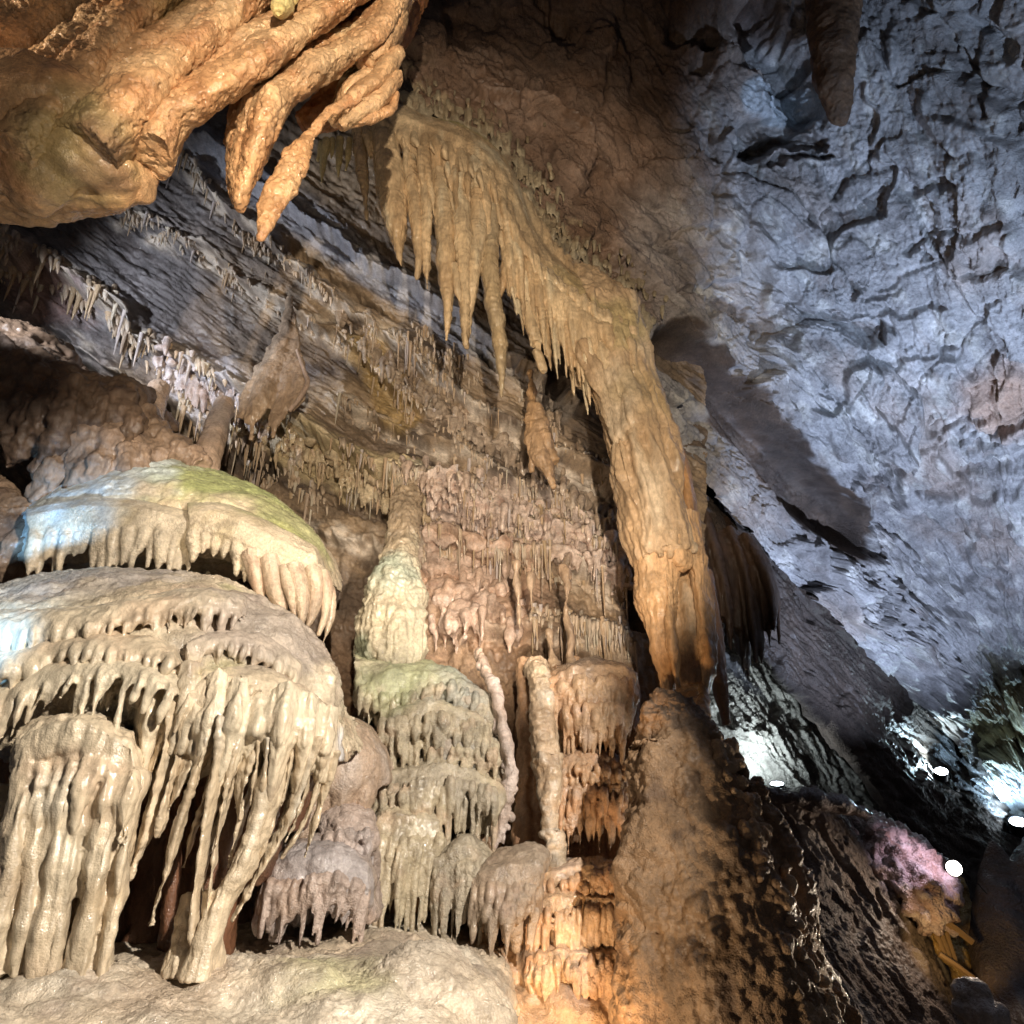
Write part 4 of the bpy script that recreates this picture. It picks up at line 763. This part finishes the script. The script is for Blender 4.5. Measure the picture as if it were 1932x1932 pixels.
for i, a in enumerate(TITES):
    m = MB(); m.stroke([(z[0], z[1], z[2]*.84, z[3]) for z in a], 30, 1.3, 14)
    o = blob('stalactite', m, .0075, DRAPE, gK, 1, popcorn(.003, 30, 490+i, .008, (16, 16, 5), .02, .0016), kcol(491+i) if i not in (8,) else (lambda V: paint(V, (.38, .29, .18), (.44, .32, .18), None, 2, 499)))
    if i == 8: o['label'] = 'longest greyer stalactite reaching lowest of the curtain'
# white-tipped ones under the orange formation
gw = thing('stalactite_cluster', 'few small pale yellow stalactites hanging under the orange flowstone', 'stalactites', base_at(630, 330, 4.5))
for i, a in enumerate(([(616,265,8,4.5),(610,300,8,4.5),(607,345,2,4.5)], [(606,268,6,4.5),(600,300,4,4.5),(598,304,2,4.5)], [(642,262,8,4.5),(640,300,7,4.5),(638,335,2,4.5)], [(660,262,6,4.5),(656,300,5,4.5),(652,322,2,4.5)], [(628,262,5,4.52),(626,290,4,4.52),(625,300,2,4.52)])):
    m = MB(); m.stroke(a, 14, 1, 10); blob('stalactite', m, .006, SATIN, gw, 1, popcorn(.002, 30, 520+i), lambda V: paint(V, (.66, .56, .30), (.6, .46, .22), None, 3, 521))

# ---- orange flowstone overhead, upper left, close to the viewer -------------------------------------------------
gO = thing('hanging_flowstone', 'bright orange folded flowstone hanging overhead at the upper left', 'flowstone', base_at(200, 420, 2.3))
OCOL = ((.57, .32, .155), (.64, .42, .23), (.40, .19, .085))
OP = [(130,280,2.1,120,(.36,.30,.14),.75),(60,360,2.1,110,(.34,.24,.15),.8),(200,340,2.2,90,(.26,.15,.09),.8),(640,110,2.6,50,(.50,.46,.28),.6),(330,60,2.4,90,(.64,.46,.20),.6)]  # olive blotches; the low brown ones paint the lobe's shaded underside
ocol = lambda s: (lambda V: paint(V, *OCOL, 2.5, s, False, OP))
pit = lambda s: (lambda V, N: .020*fbm(V*4.5, 3, s)+.014*fbm(V*np.array((12, 12, 12)), 3, s+1)+.012*(ridge(V*np.array((9, 9, 5)), 2, s+9)-.6)-.012*sst(.42, .1, wor(V*34, s+2))-.02*sst(.36, .1, wor(V*18, s+5))*sst(-.1, .3, fbm(V*5, 2, s+3))+.003*fbm(V*60, 2, s+4))
m = MB()
m.ball(30, 270, 2.3, 250, 110, 170); m.ball(170, 290, 2.4, 120, 70, 100); m.ball(-90, 120, 2.6, 220, 190, 160); m.ball(238, 325, 2.4, 48, 38, 60); m.ball(90, 310, 2.3, 170, 62, 110); m.ball(60, 352, 2.32, 90, 34, 60)
blob('lobe', m, .011, WET, gO, 5, lambda V, N: .05*fbm(V*3.5, 3, 530)+.014*fbm(V*13, 3, 531)-.03*sst(.25, .08, wor(V*4.5, 532))+.003*fbm(V*60, 2, 533), ocol(534))
FOLDS = [('fold', [(10,290,44,2.15),(105,195,46,2.15),(205,85,36,2.2),(295,-25,40,2.25),(380,-140,56,2.3)], 2.0),
         ('fold', [(160,290,52,2.24),(245,195,46,2.2),(340,105,30,2.2),(440,20,28,2.25),(560,-110,40,2.3)], 2.4),
         ('fold', [(288,300,34,2.3),(320,225,36,2.26),(400,168,34,2.24),(480,115,33,2.25),(560,60,24,2.28),(630,10,24,2.3),(720,-80,34,2.35)], 2.4),
         ('fold', [(-40,150,70,2.3),(90,40,66,2.3),(210,-80,80,2.3)], 1.0),
         ('finger', [(452,392,6,2.5),(458,360,13,2.48),(478,300,21,2.45),(496,240,25,2.42),(520,190,24,2.42),(580,140,26,2.42),(650,98,20,2.45),(710,58,20,2.5),(752,-20,30,2.55)], 2.6),
         ('finger', [(490,452,4,2.56),(500,424,14,2.55),(522,370,25,2.53),(552,310,25,2.52),(582,262,12,2.52),(620,214,10,2.5),(680,180,12,2.5)], .7),
         ('finger', [(428,286,4,2.75),(436,262,12,2.74),(456,210,17,2.72),(490,150,20,2.72),(540,90,22,2.72),(600,40,30,2.72)], 1.5),
         ('fold', [(640,240,10,2.62),(670,215,16,2.6),(710,190,16,2.6),(742,150,14,2.62)], 2.0), ('fold', [(648,216,8,2.55),(672,180,14,2.53),(712,150,15,2.55),(744,110,15,2.58)], 2.0),
         ('fold', [(690,118,13,2.54),(720,90,18,2.55),(742,50,20,2.58),(752,-20,24,2.6)], 2.0), ('fold', [(672,70,14,2.52),(702,40,16,2.52),(734,0,18,2.55),(760,-60,20,2.6)], 2.0), ('fold', [(664,233,6,2.62),(700,222,10,2.62),(738,205,8,2.64),(748,180,7,2.64)], 2.0)]
for i, (nm, a, dp) in enumerate(FOLDS):
    k_ = (1.0, 1.12, 1.0, 1.2, 1.12, 1.15, 1, 1.1, 1.1, 1.1, 1.1, 1.0)[i]; a = [(z[0], z[1], z[2]*k_, z[3]) for z in a]; sc_ = .7 if i >= 7 else 1.15
    m = MB(); m.stroke(a, 34, dp, 18)
    if i not in (5, 6, 3): m.stroke([(z[0]-.75*z[2], z[1]-.75*z[2], z[2]*.95, z[3]+.09) for z in a], 34, dp, 16); m.stroke([(z[0]-1.35*z[2], z[1]-1.35*z[2], z[2]*.75, z[3]+.2) for z in a], 34, dp, 16)
    blob(nm, m, .0075, WET, gO, 2, lambda V, N, i=i, sc_=sc_: sc_*pit(540+i*5)(V, N), ocol(541+i))
m = MB()                                                                # core between the folds, its shade put into a dark colour
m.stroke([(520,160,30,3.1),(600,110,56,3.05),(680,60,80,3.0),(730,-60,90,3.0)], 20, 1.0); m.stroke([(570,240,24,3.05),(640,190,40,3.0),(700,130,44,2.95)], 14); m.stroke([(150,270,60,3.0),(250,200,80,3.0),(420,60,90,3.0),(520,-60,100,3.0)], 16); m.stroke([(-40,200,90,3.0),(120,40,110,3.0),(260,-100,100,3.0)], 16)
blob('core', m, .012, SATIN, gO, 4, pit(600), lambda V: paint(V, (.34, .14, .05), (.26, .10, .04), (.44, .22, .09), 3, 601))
gy = thing('broken_stub', 'small broken yellow stalactite stub at the top edge on the orange flowstone', 'stalactite', base_at(525, 20, 2.1))
m = MB(); m.stroke([(552,-40,24,2.22),(536,-4,19,2.12),(528,14,16,2.07),(524,24,9,2.05)], 14, 1, 12); m.ball(529, 20, 2.06, 7); blob('stub', m, .006, SATIN, gy, 1, popcorn(.005, 34, 610, .006, big=.03, ripple=.004), lambda V: paint(V, (.66, .54, .24), (.6, .44, .16), None, 4, 611))

# ---- smaller pieces on the wall -------------------------------------------------
gz = thing('shield_drapery', 'brown triangular drapery with a curled rim on the bedded wall', 'drapery', base_at(520, 830, 5.1))
m = MB()
for a in ([(548,560,6,5.6),(535,640,15,5.42),(512,700,22,5.3),(488,760,24,5.22),(470,800,10,5.18)], [(552,590,6,5.55),(553,660,15,5.4),(548,715,22,5.3),(530,770,20,5.24),(512,806,8,5.2)], [(556,640,6,5.45),(564,700,13,5.3),(560,745,16,5.24),(545,775,10,5.22)], [(530,630,9,5.45),(496,700,16,5.32),(468,760,16,5.24),(452,790,8,5.2)], [(480,770,9,5.2),(476,800,7,5.18),(474,830,2,5.18)], [(520,780,8,5.22),(517,806,6,5.2),(515,826,2,5.2)]): m.stroke(a, 20, .5)
blob('sheet', m, .01, SATIN, gz, 3, popcorn(.006, 26, 620, .014, (10, 10, 4), .03), lambda V: paint(V, (.36, .25, .165), (.42, .30, .2), None, 3, 621, True))
m = MB(); m.stroke([(560,660,3,5.32),(574,700,4,5.22),(580,722,5,5.18),(566,750,5,5.16),(545,776,4,5.16)], 30); blob('rim', m, .008, SATIN, gz, 2, None, lambda V: paint(V, (.46, .33, .25), (.4, .29, .22), None, 3, 622))
for (nm, lab, cat, sts, c1, c2, vx) in (
    ('drapery', 'small orange drapery clinging to the dark wall behind the curtain', 'drapery', [[(1000,700,5,5.5),(1004,760,9,5.45),(1008,800,15,5.4),(1016,850,18,5.35),(1030,880,14,5.3),(1045,920,4,5.3)], [(1012,770,12,5.42),(1028,820,15,5.36),(1048,870,9,5.32)], [(995,790,7,5.4),(1000,850,8,5.36),(1004,890,4,5.36)]], (.46, .28, .14), (.40, .26, .15), .01),
    ('stalactite', 'slim pinkish stalactite among the straws left of the column', 'stalactite', [[(975,1060,8,5.0),(976,1120,7,5.0),(980,1175,4,5.0),(981,1190,1.5,5.0)], [(1000,1080,7,5.02),(1003,1120,5,5.02),(1004,1160,2,5.02)]], (.50, .36, .24), (.45, .3, .2), .007),
    ('thin_column', 'thin tan column standing on the shelf left of the hanging column', 'column', [[(1066,1075,13,5.1),(1071,1110,7,5.0),(1068,1160,6,5.0),(1078,1200,9,4.97),(1076,1240,8,4.95),(1086,1290,20,4.9)], [(1036,1190,4,5.1),(1040,1230,9,5.05),(1048,1275,15,5.0)]], (.44, .31, .2), (.38, .26, .17), .009)):
    gg = thing(nm, lab, cat, P(sts[0][-1][0], sts[0][-1][1], sts[0][-1][3])); m = MB()
    for a in sts: m.stroke(a, 18, 1.3)
    blob('drip_body', m, vx, SATIN, gg, 2, popcorn(.006, 30, 630, .008, big=.04), lambda V, c1=c1, c2=c2: paint(V, c1, c2, None, 3, 631, True))

gk = thing('flowstone_crust', 'pinkish cream lumpy crust with ragged drips on the middle of the wall', 'flowstone', P(880, 1200, 5.2)); m = MB(); r_ = random.Random(61); FW = Front(wallV.reshape(-1, 3), cell=7)
for k in range(70):
    t = r_.random(); x = 800+150*r_.random()+40*t; y = 1000+200*t*r_.uniform(.7, 1); m.ball(x, y, FW(x, y, 5.5)+.02, r_.uniform(10, 26), r_.uniform(8, 22), r_.uniform(9, 18))
for k in range(46):
    t = r_.random(); x = 810+170*r_.random(); y = 1060+140*r_.random(); Yw = FW(x, y, 5.5)-.04; l = r_.uniform(14, 50); m.stroke([(x, y-16, 8, Yw+.05), (x, y, 7, Yw), (x-1, y+l*.6, 4.5, Yw-.01), (x-1, y+l, 1, Yw)], 8, 1.3, 8)
blob('crust', m, .012, WET, gk, 2, popcorn(.007, 30, 632, .012, (16, 16, 4), .04), lambda V: paint(V, (.62, .46, .36), (.56, .38, .27), (.34, .2, .13), 3, 633))
def crust(label, poly, n, nd, seed, cols, rr=(8, 22), ll=(12, 44)):
    """lumps and ragged drips grown along a line, inside a band: line points px,py, half height"""
    t = thing('flowstone_crust', label, 'flowstone', P(poly[-1][0], poly[-1][1]+20, 5.4)); mm = MB(); r_ = random.Random(seed); q = cr(np.array(poly, float), 200)
    for k in range(n):
        a = q[r_.randrange(200)]; x = a[0]+r_.uniform(-8, 8); y = a[1]+r_.gauss(0, .45)*a[2]; r = r_.uniform(*rr)*r_.uniform(.6, 1); mm.ball(x, y, FW(x, y, 5.5)+.03, r, r*r_.uniform(.5, 1), r*.9)
    for k in range(nd):
        a = q[r_.randrange(200)]; x = a[0]+r_.uniform(-8, 8); y = a[1]+r_.gauss(0, .5)*a[2]; Yw = FW(x, y, 5.5)-.04; l = r_.uniform(*ll)*r_.random()**.7; r = r_.uniform(2.6, 6)
        mm.stroke([(x+r_.uniform(-4, 4), y-14, r*1.5, Yw+.06), (x, y, r, Yw), (x-1, y+l*.6, r*.6, Yw-.01), (x-1, y+l, .8, Yw)], 7, 1.3, 7)
    blob('crust', mm, .0105, WET, t, 1, popcorn(.006, 30, seed, .008, (16, 16, 4), .03), lambda V: paint(V, *cols, 3.5, seed+1))
crust('cream ragged crust hanging from the pale ledge above the green mound', [(440,800,20),(540,832,24),(640,885,26),(730,935,26),(810,965,24)], 110, 110, 660, ((.62, .50, .33), (.48, .36, .22), (.30, .19, .12)))
crust('pinkish white matted crust on the middle ledges left of the column', [(760,900,40),(880,945,50),(1000,990,50),(1100,1040,50),(1190,1095,40)], 170, 170, 664, ((.66, .52, .43), (.50, .37, .28), (.36, .22, .16)), (6, 17), (10, 40))
crust('lilac white lumpy crust at the left end of the lowest ledge', [(300,680,26),(370,730,34),(440,770,34),(500,805,26)], 80, 70, 668, ((.62, .56, .56), (.50, .40, .36), (.36, .25, .2)), (7, 18))
crust('tan crust with drips on the slab below the curtain tips', [(640,610,16),(740,700,20),(850,790,22),(960,860,22),(1080,940,22),(1170,1000,20)], 100, 120, 672, ((.46, .36, .27), (.36, .27, .19), (.22, .15, .1)), (5, 13), (8, 36))
# ---- right: brown draperies in shade, ceiling pendant, dark buttress -------------------------------------------------
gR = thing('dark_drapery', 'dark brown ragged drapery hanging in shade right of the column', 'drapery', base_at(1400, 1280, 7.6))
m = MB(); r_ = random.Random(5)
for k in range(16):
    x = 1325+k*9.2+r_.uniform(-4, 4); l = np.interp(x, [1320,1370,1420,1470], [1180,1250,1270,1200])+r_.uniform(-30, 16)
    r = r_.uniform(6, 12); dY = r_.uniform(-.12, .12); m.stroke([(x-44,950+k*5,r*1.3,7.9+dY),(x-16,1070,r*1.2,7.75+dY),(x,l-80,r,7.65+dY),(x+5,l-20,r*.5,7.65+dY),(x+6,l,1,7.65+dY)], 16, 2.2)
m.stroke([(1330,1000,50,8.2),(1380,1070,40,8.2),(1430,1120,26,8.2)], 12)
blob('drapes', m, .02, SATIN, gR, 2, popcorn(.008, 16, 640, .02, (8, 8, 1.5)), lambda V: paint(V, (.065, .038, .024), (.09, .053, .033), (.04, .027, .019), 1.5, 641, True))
m = MB(); m.stroke([(1330,1080,14,6.2),(1345,1180,16,6.1),(1356,1280,16,6.0),(1372,1368,8,6.0)], 20, 1.6)
blob('drape', m, .012, SATIN, gR, 2, popcorn(.006, 20, 645, .012, (10, 10, 1.5)), lambda V: paint(V, (.30, .165, .08), (.24, .13, .07), None, 1.5, 646, True))
gT = thing('stalactite', 'blunt brown stalactite hanging from the ceiling at the top right', 'stalactite', P(1590, 320, 4.2))
m = MB(); m.stroke([(1580,-160,64,4.1),(1574,-40,54,4.2),(1572,60,44,4.3),(1572,130,38,4.4),(1580,185,28,4.5),(1588,225,16,4.6),(1592,240,6,4.65)], 30, 1.0, 18)
blob('shaft', m, .012, CRUST, gT, 3, popcorn(.006, 24, 650, .01, (5, 5, 16), .03), lambda V: paint(V, (.14, .08, .045), (.18, .105, .06), (.08, .05, .035), 3, 651))
gB = thing('rock_buttress', 'near black smooth rock buttress at the lower right edge', 'rock', base_at(1900, 1980, 8.0))
m = MB(); m.stroke([(1872,1590,10,9.9),(1894,1680,46,9.6),(1932,1810,80,9.2),(1985,1990,118,8.6),(2040,2200,150,8.0)], 30, .9, 20); m.ball(2050, 1850, 9.4, 120, 230, 150); m.stroke([(2060,1500,40,12.),(1990,1660,70,10.6),(1960,1800,80,9.8)], 16)
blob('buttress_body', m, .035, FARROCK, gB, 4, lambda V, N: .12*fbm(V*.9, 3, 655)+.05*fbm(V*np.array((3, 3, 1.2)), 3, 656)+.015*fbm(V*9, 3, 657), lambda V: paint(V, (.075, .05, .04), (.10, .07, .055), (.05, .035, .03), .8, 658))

# ---- pink terrace and amber niche deep in the passage -------------------------------------------------
FS = Front(rock_slope[1].reshape(-1, 3), far_wall[1].reshape(-1, 3), lower_slope[1].reshape(-1, 3), cell=8)
gv = thing('flowstone_terrace', 'pinkish crinkled flowstone terrace deep in the passage near the round lamp', 'flowstone', base_at(1720, 1740, 9.4)); m = MB()
m.tier([(1640,1535,10.0),(1700,1560,10.0),(1760,1600,10.0),(1800,1660,10.0)], [(1640,1640,9.3),(1690,1690,9.2),(1750,1740,9.1),(1800,1752,9.1)], .6, .15, 24); m.fringe([(1640,1640,9.3),(1690,1690,9.2),(1750,1740,9.1),(1800,1752,9.1)], 12, (10, 40), (7, 12), 71)
blob('terrace', m, .028, FARROCK, gv, 2, popcorn(.03, 9, 700, .05, (8, 8, 3), .12), lambda V: paint(V, (.50, .38, .35), (.30, .18, .14), (.60, .52, .5), 3.2, 701))
gn = thing('niche_flowstone', 'amber yellow flowstone niche glowing below the round lamp', 'flowstone', base_at(1830, 1850, 9.2)); m = MB()
m.stroke([(1780,1640,30,10.2),(1800,1720,40,10.0),(1830,1800,44,9.8),(1850,1870,40,9.7)], 16, .5)
for k in range(7): m.stroke([(1745+k*14,1740+k*10,6,9.5),(1770+k*12,1790+k*8,7,9.4),(1800+k*10,1836+k*6,5,9.4)], 12, 1.2, 8)
blob('niche', m, .025, FARROCK, gn, 2, popcorn(.015, 14, 704, .02, (7, 7, 3), .06), lambda V: paint(V, (.58, .38, .14), (.50, .30, .10), (.30, .17, .08), 1.6, 705))
ge = thing('boulder', 'pale rounded boulder lying in the dark at the lower right corner', 'rock', base_at(1850, 1932, 7.6)); m = MB()
m.ball(1836, 1880, 7.7, 34, 30, 30); m.ball(1862, 1920, 7.6, 40, 34, 34); m.ball(1815, 1900, 7.7, 22, 14, 20)
blob('boulder_body', m, .02, FARROCK, ge, 3, popcorn(.01, 14, 708, .0, big=.06), lambda V: paint(V, (.42, .36, .32), (.34, .28, .24), None, 2, 709))
go = thing('rock_ledge', 'flat dark rock ledge carrying the white floodlight', 'rock', base_at(1540, 1530, 8.9)); m = MB()
m.stroke([(1430,1500,10,9.1),(1480,1502,15,8.95),(1540,1508,18,8.9),(1600,1522,14,9.0),(1640,1535,6,9.1)], 20, 1.8)
blob('ledge', m, .025, FARROCK, go, 3, popcorn(.01, 12, 712, 0, big=.06), lambda V: paint(V, (.10, .075, .065), (.14, .10, .085), None, 1.5, 713))
gw_ = thing('timber_railing', 'small broken timber railing lit amber below the round lamp', 'railing', P(1790, 1800, 9.0)); TIM = mat_plain('old_timber', (.20, .12, .05), .75)
def bar(nm, pts, r):
    mb = MB(); mb.tube(np.array([P(*a) for a in pts]), [r, r*1.05, r*.95][:len(pts)], 6); me = bpy.data.meshes.new(nm); me.from_pydata((mb.v[0]-np.array(gw_.location)).tolist(), [], mb.f); me.update(); put(nm, me, TIM, gw_)
bar('rail', [(1776,1732,9.1),(1806,1754,9.05),(1836,1778,9.0)], .04); bar('rail', [(1772,1800,8.95),(1806,1822,8.9),(1838,1846,8.85)], .03)
for k in range(3): bar('post', [(1752+k*14,1722+k*9,9.15),(1766+k*13,1760+k*10,9.1),(1782+k*12,1800+k*11,9.05)], .026)
# ---- lamps that show -------------------------------------------------
LENS = mat_glow('lamp_lens', (.82, .92, 1.0), 40); LENSW = mat_glow('lamp_lens_warm', (1, .90, .74), 45); HOUSE = mat_plain('lamp_housing', (.03, .03, .035), .45, .6)
def lamp(label, px, py, Y, face, rpx, lens, power, colour, spread, aim):
    from mathutils import Vector
    c = P(px, py, Y); r = rpx*PX(py, Y); t = thing('floodlight', label, 'lamp', c-np.array((0, 0, r*1.2))); b0 = np.array(t.location)
    d = np.array(face)-c; d /= np.linalg.norm(d); q = Vector(d).to_track_quat('Z', 'Y')
    def mesh(nm, mb, mat):
        me = bpy.data.meshes.new(nm); me.from_pydata(mb.v[0].tolist(), [], mb.f); me.update(); me.polygons.foreach_set('use_smooth', np.ones(len(me.polygons), bool)); o = put(nm, me, mat, t)
        o.location = c-b0; o.rotation_mode = 'QUATERNION'; o.rotation_quaternion = q
    def lathe(nm, prof, mat):
        an = np.linspace(0, 2*math.pi, 24, endpoint=False); mb = MB(); mb.rings([np.stack([a*np.cos(an), a*np.sin(an), np.full(24, z)], -1) for a, z in prof]); mesh(nm, mb, mat)
    lathe('housing', [(r*.55, -r*1.6), (r*.9, -r*1.5), (r*1.02, -r*.4), (r*1.16, 0), (r*1.16, r*.16), (r*1.02, r*.18), (r*1.0, r*.02)], HOUSE)
    lathe('lens', [(r*.2, r*.13), (r*.96, r*.10), (r*.98, r*.03)], lens)
    mb = MB(); mb.tube([(-r*1.25, 0, -r*.3), (-r*1.3, -r*.2, -r*1.2), (0, -r*.3, -r*1.9), (r*1.3, -r*.2, -r*1.2), (r*1.25, 0, -r*.3)], [r*.12]*5, 8); mesh('bracket', mb, HOUSE)
    mb = MB(); mb.tube([(0, 0, -r*1.5), (r*.4, -r*.6, -r*2.2), (r*1.4, -r*1.6, -r*2.6), (r*2.6, -r*2.0, -r*3.4), (r*3.4, -r*3.2, -r*4.4)], [r*.09]*5, 6); mesh('cable', mb, HOUSE)
    p = c+d*r*.5; s = spot('lamp_light', p, aim, power, colour, spread, .7, r*.5); s.parent = t; s.location = p-b0
    return t
def up(px, py, off): return P(px, py, FS(px, py, 10)-off)
Y1 = FS(1455, 1440, 10)-.6
lamp('white floodlight on the dark ledge blazing up the far wall', 1466, 1480, Y1, P(1440, 1250, Y1-.6), 12, LENS, 70, (.80, .93, 1.0), 165, P(1480, 1280, Y1+1.0))
Y2 = FS(1770, 1440, 11)-.30
lamp('small oval floodlight in the middle of the dark slope', 1776, 1456, Y2, P(1762, 1330, Y2-.8), 11, LENS, 110, (.62, .86, 1.0), 170, up(1725, 1380, 0))
Y3 = FS(1905, 1530, 11)-.4
lamp('bluish floodlight at the right edge shining up the ceiling', 1922, 1552, Y3, P(1905, 1430, Y3-.6), 15, LENS, 200, (.45, .72, 1.0), 150, up(1870, 1450, 0))
lamp('round warm white spotlight facing the viewer above the orange niche', 1800, 1638, 8.8, CAM, 13, LENSW, 60, (1, .80, .62), 150, P(1500, 1900, 7.0))
spot('unseen_flood', P(1760, 1800, 8.3), P(1820, 1760, 9.6), 26, (1, .68, .30), 80, .7, .05)  # added amber light in view, no fixture, to light the niche
spot('unseen_flood', P(1860, 1560, 8.6), P(1715, 1640, 9.4), 80, (.92, .76, 1.0), 60, .9, .05)  # added violet light in view, no fixture, to light the terrace

# ---- soda straws along the ledge lips -------------------------------------------------
STRAWS = []
_r = random.Random(77)
for k in range(6):
    mb = MB(); b = _r.uniform(-.12, .12); mb.tube([(0, 0, .12), (0, 0, 0), (b*.2, 0, -.35), (b*.5, 0, -.7), (b, 0, -1)], [1.5, 1.15, .9, .7, .22], 7)
    V = np.vstack(mb.v); me = bpy.data.meshes.new('straw'); me.from_pydata(V.tolist(), [], mb.f); me.update(); me.polygons.foreach_set('use_smooth', np.ones(len(me.polygons), bool))
    setcol(me, np.tile(((.56, .42, .28), (.50, .38, .28), (.60, .52, .40), (.46, .33, .2), (.58, .50, .46), (.54, .38, .24))[k], (len(V), 1))); me.materials.append(SATIN); STRAWS.append(me)
WP = wallP[..., :2].reshape(-1, 2); WV = wallV.reshape(-1, 3)
def wall_at(px, py):
    j = np.argmin((WP[:, 0]-px)**2+(WP[:, 1]-py)**2); return WV[j]
def straw_row(label, line, n, ln, rad, seed, jit=4, first=True):
    r_ = random.Random(seed); q = cr(np.array(line, float), 300); g_ = None
    cl = [r_.random() for _ in range(max(5, n//8))]; tt = lambda: min(.999, max(0, (r_.choice(cl)+r_.gauss(0, .022)) if r_.random() < .72 else r_.random()))
    for i in range(n):
        a = q[int(300*tt())]; x, y = a[0]+r_.uniform(-3, 3), a[1]+r_.gauss(0, jit)
        p = wall_at(x, y-3); k = PX(y, p[1])
        if g_ is None: g_ = thing('soda_straw_row', label, 'stalactites', p, 'rows of straws along the ledges')
        o = bpy.data.objects.new('soda_straw', STRAWS[r_.randrange(6)]); COL.objects.link(o); o.parent = g_
        o.location = p-np.array(g_.location)+np.array((0, -.01, 0)); s = r_.uniform(*rad)*k*(.55+.5*r_.random())
        o.scale = (s, s, (ln[0]+(ln[1]-ln[0])*r_.random()**2.2*1.5)*k); o.rotation_euler = (r_.uniform(-.04, .04), r_.uniform(-.04, .04), r_.uniform(0, 6.28))
    mb = MB()
    for i in range(int(n*2.2)):                                           # ragged little drips welded along the lip
        a = q[int(300*tt())]; x, y = a[0]+r_.uniform(-4, 4), a[1]+r_.gauss(0, jit*.8); p = wall_at(x, y-2); Yw = p[1]-.012
        l = r_.uniform(4, ln[0]+.35*(ln[1]-ln[0])*r_.random()); r = r_.uniform(.8, 1.5)*rad[0]; sx, sy = proj(p[None]); x, y = sx[0], sy[0]
        mb.stroke([(x+r_.uniform(-3, 3), y-r*2.4, r*1.3, Yw+.05), (x, y, r*1.2, Yw), (x, y+l*.55, r*.7, Yw-.005), (x+r_.uniform(-1.5, 1.5), y+l, .5, Yw)], 7, 1, 7)
    V = np.vstack(mb.v)-np.array(g_.location); me = bpy.data.meshes.new('drip_fringe'); me.from_pydata(V.tolist(), [], mb.f); me.update(); me.polygons.foreach_set('use_smooth', np.ones(len(me.polygons), bool))
    setcol(me, paint(V, (.60, .48, .36), (.50, .37, .25), (.66, .58, .48), 5, seed)); o = put('drip_fringe', me, SATIN, g_); o['kind'] = 'stuff'
straw_row('pinkish stubby straws crowding the lowest ledge at the far left', [(-20,500),(40,512),(100,532),(180,572),(270,652),(350,712),(440,764),(490,798)], 95, (14, 58), (3.2, 5.5), 1, 16)
straw_row('cream straws along the pale ledge above the green mound', [(450,815),(560,845),(650,895),(740,945),(810,965)], 90, (14, 52), (2.4, 4), 2, 10)
straw_row('straws of the upper ledge below the pointed stalactites', [(313,300),(361,320),(453,440),(561,516),(642,590),(760,660),(860,750),(1000,845),(1160,950)], 95, (10, 50), (1.8, 3), 3, 8)
straw_row('sparse short straws along the grey ledge under the orange flowstone', [(225,408),(330,460),(401,500),(521,588),(640,648),(740,738)], 55, (8, 34), (1.8, 3), 4, 7)
straw_row('dense pink white straws on the middle ledge left of the column', [(640,768),(760,838),(880,888),(980,933),(1080,993),(1190,1058)], 98, (10, 44), (1.8, 3), 5, 12)
straw_row('pale straws on the crumbly ledge at the centre of the wall', [(760,976),(870,993),(980,1018),(1100,1058),(1200,1128)], 98, (12, 50), (2, 3.2), 6, 10)
straw_row('long tan straws below the lowest ledge left of the column', [(800,1050),(900,1058),(980,1076),(1080,1103),(1195,1165)], 95, (20, 95), (2, 3.6), 7, 8)
straw_row('scattered short drips over the pale slab just under the curtain tips', [(760,640),(860,700),(960,770),(1080,850),(1170,900)], 70, (10, 46), (2, 3), 8, 26)
straw_row('tufts of tan drips hanging in the brown patch left of the orange drapery', [(690,640),(740,720),(800,790),(900,850)], 70, (12, 50), (2, 3), 9, 24)
straw_row('matted pale drips between the two middle ledges left of the column', [(800,930),(900,940),(1000,975),(1100,1020),(1190,1085)], 98, (12, 46), (2, 3), 10, 16)
straw_row('tan drips over the hollow above the green topped mound', [(300,740),(380,800),(450,850),(520,880),(620,960)], 80, (14, 60), (2.4, 4), 11, 18)
straw_row('reddish tan drips on the rock beside the foot of the hanging column', [(1000,1190),(1060,1200),(1120,1215),(1195,1240)], 80, (20, 80), (2.4, 4), 12, 14)
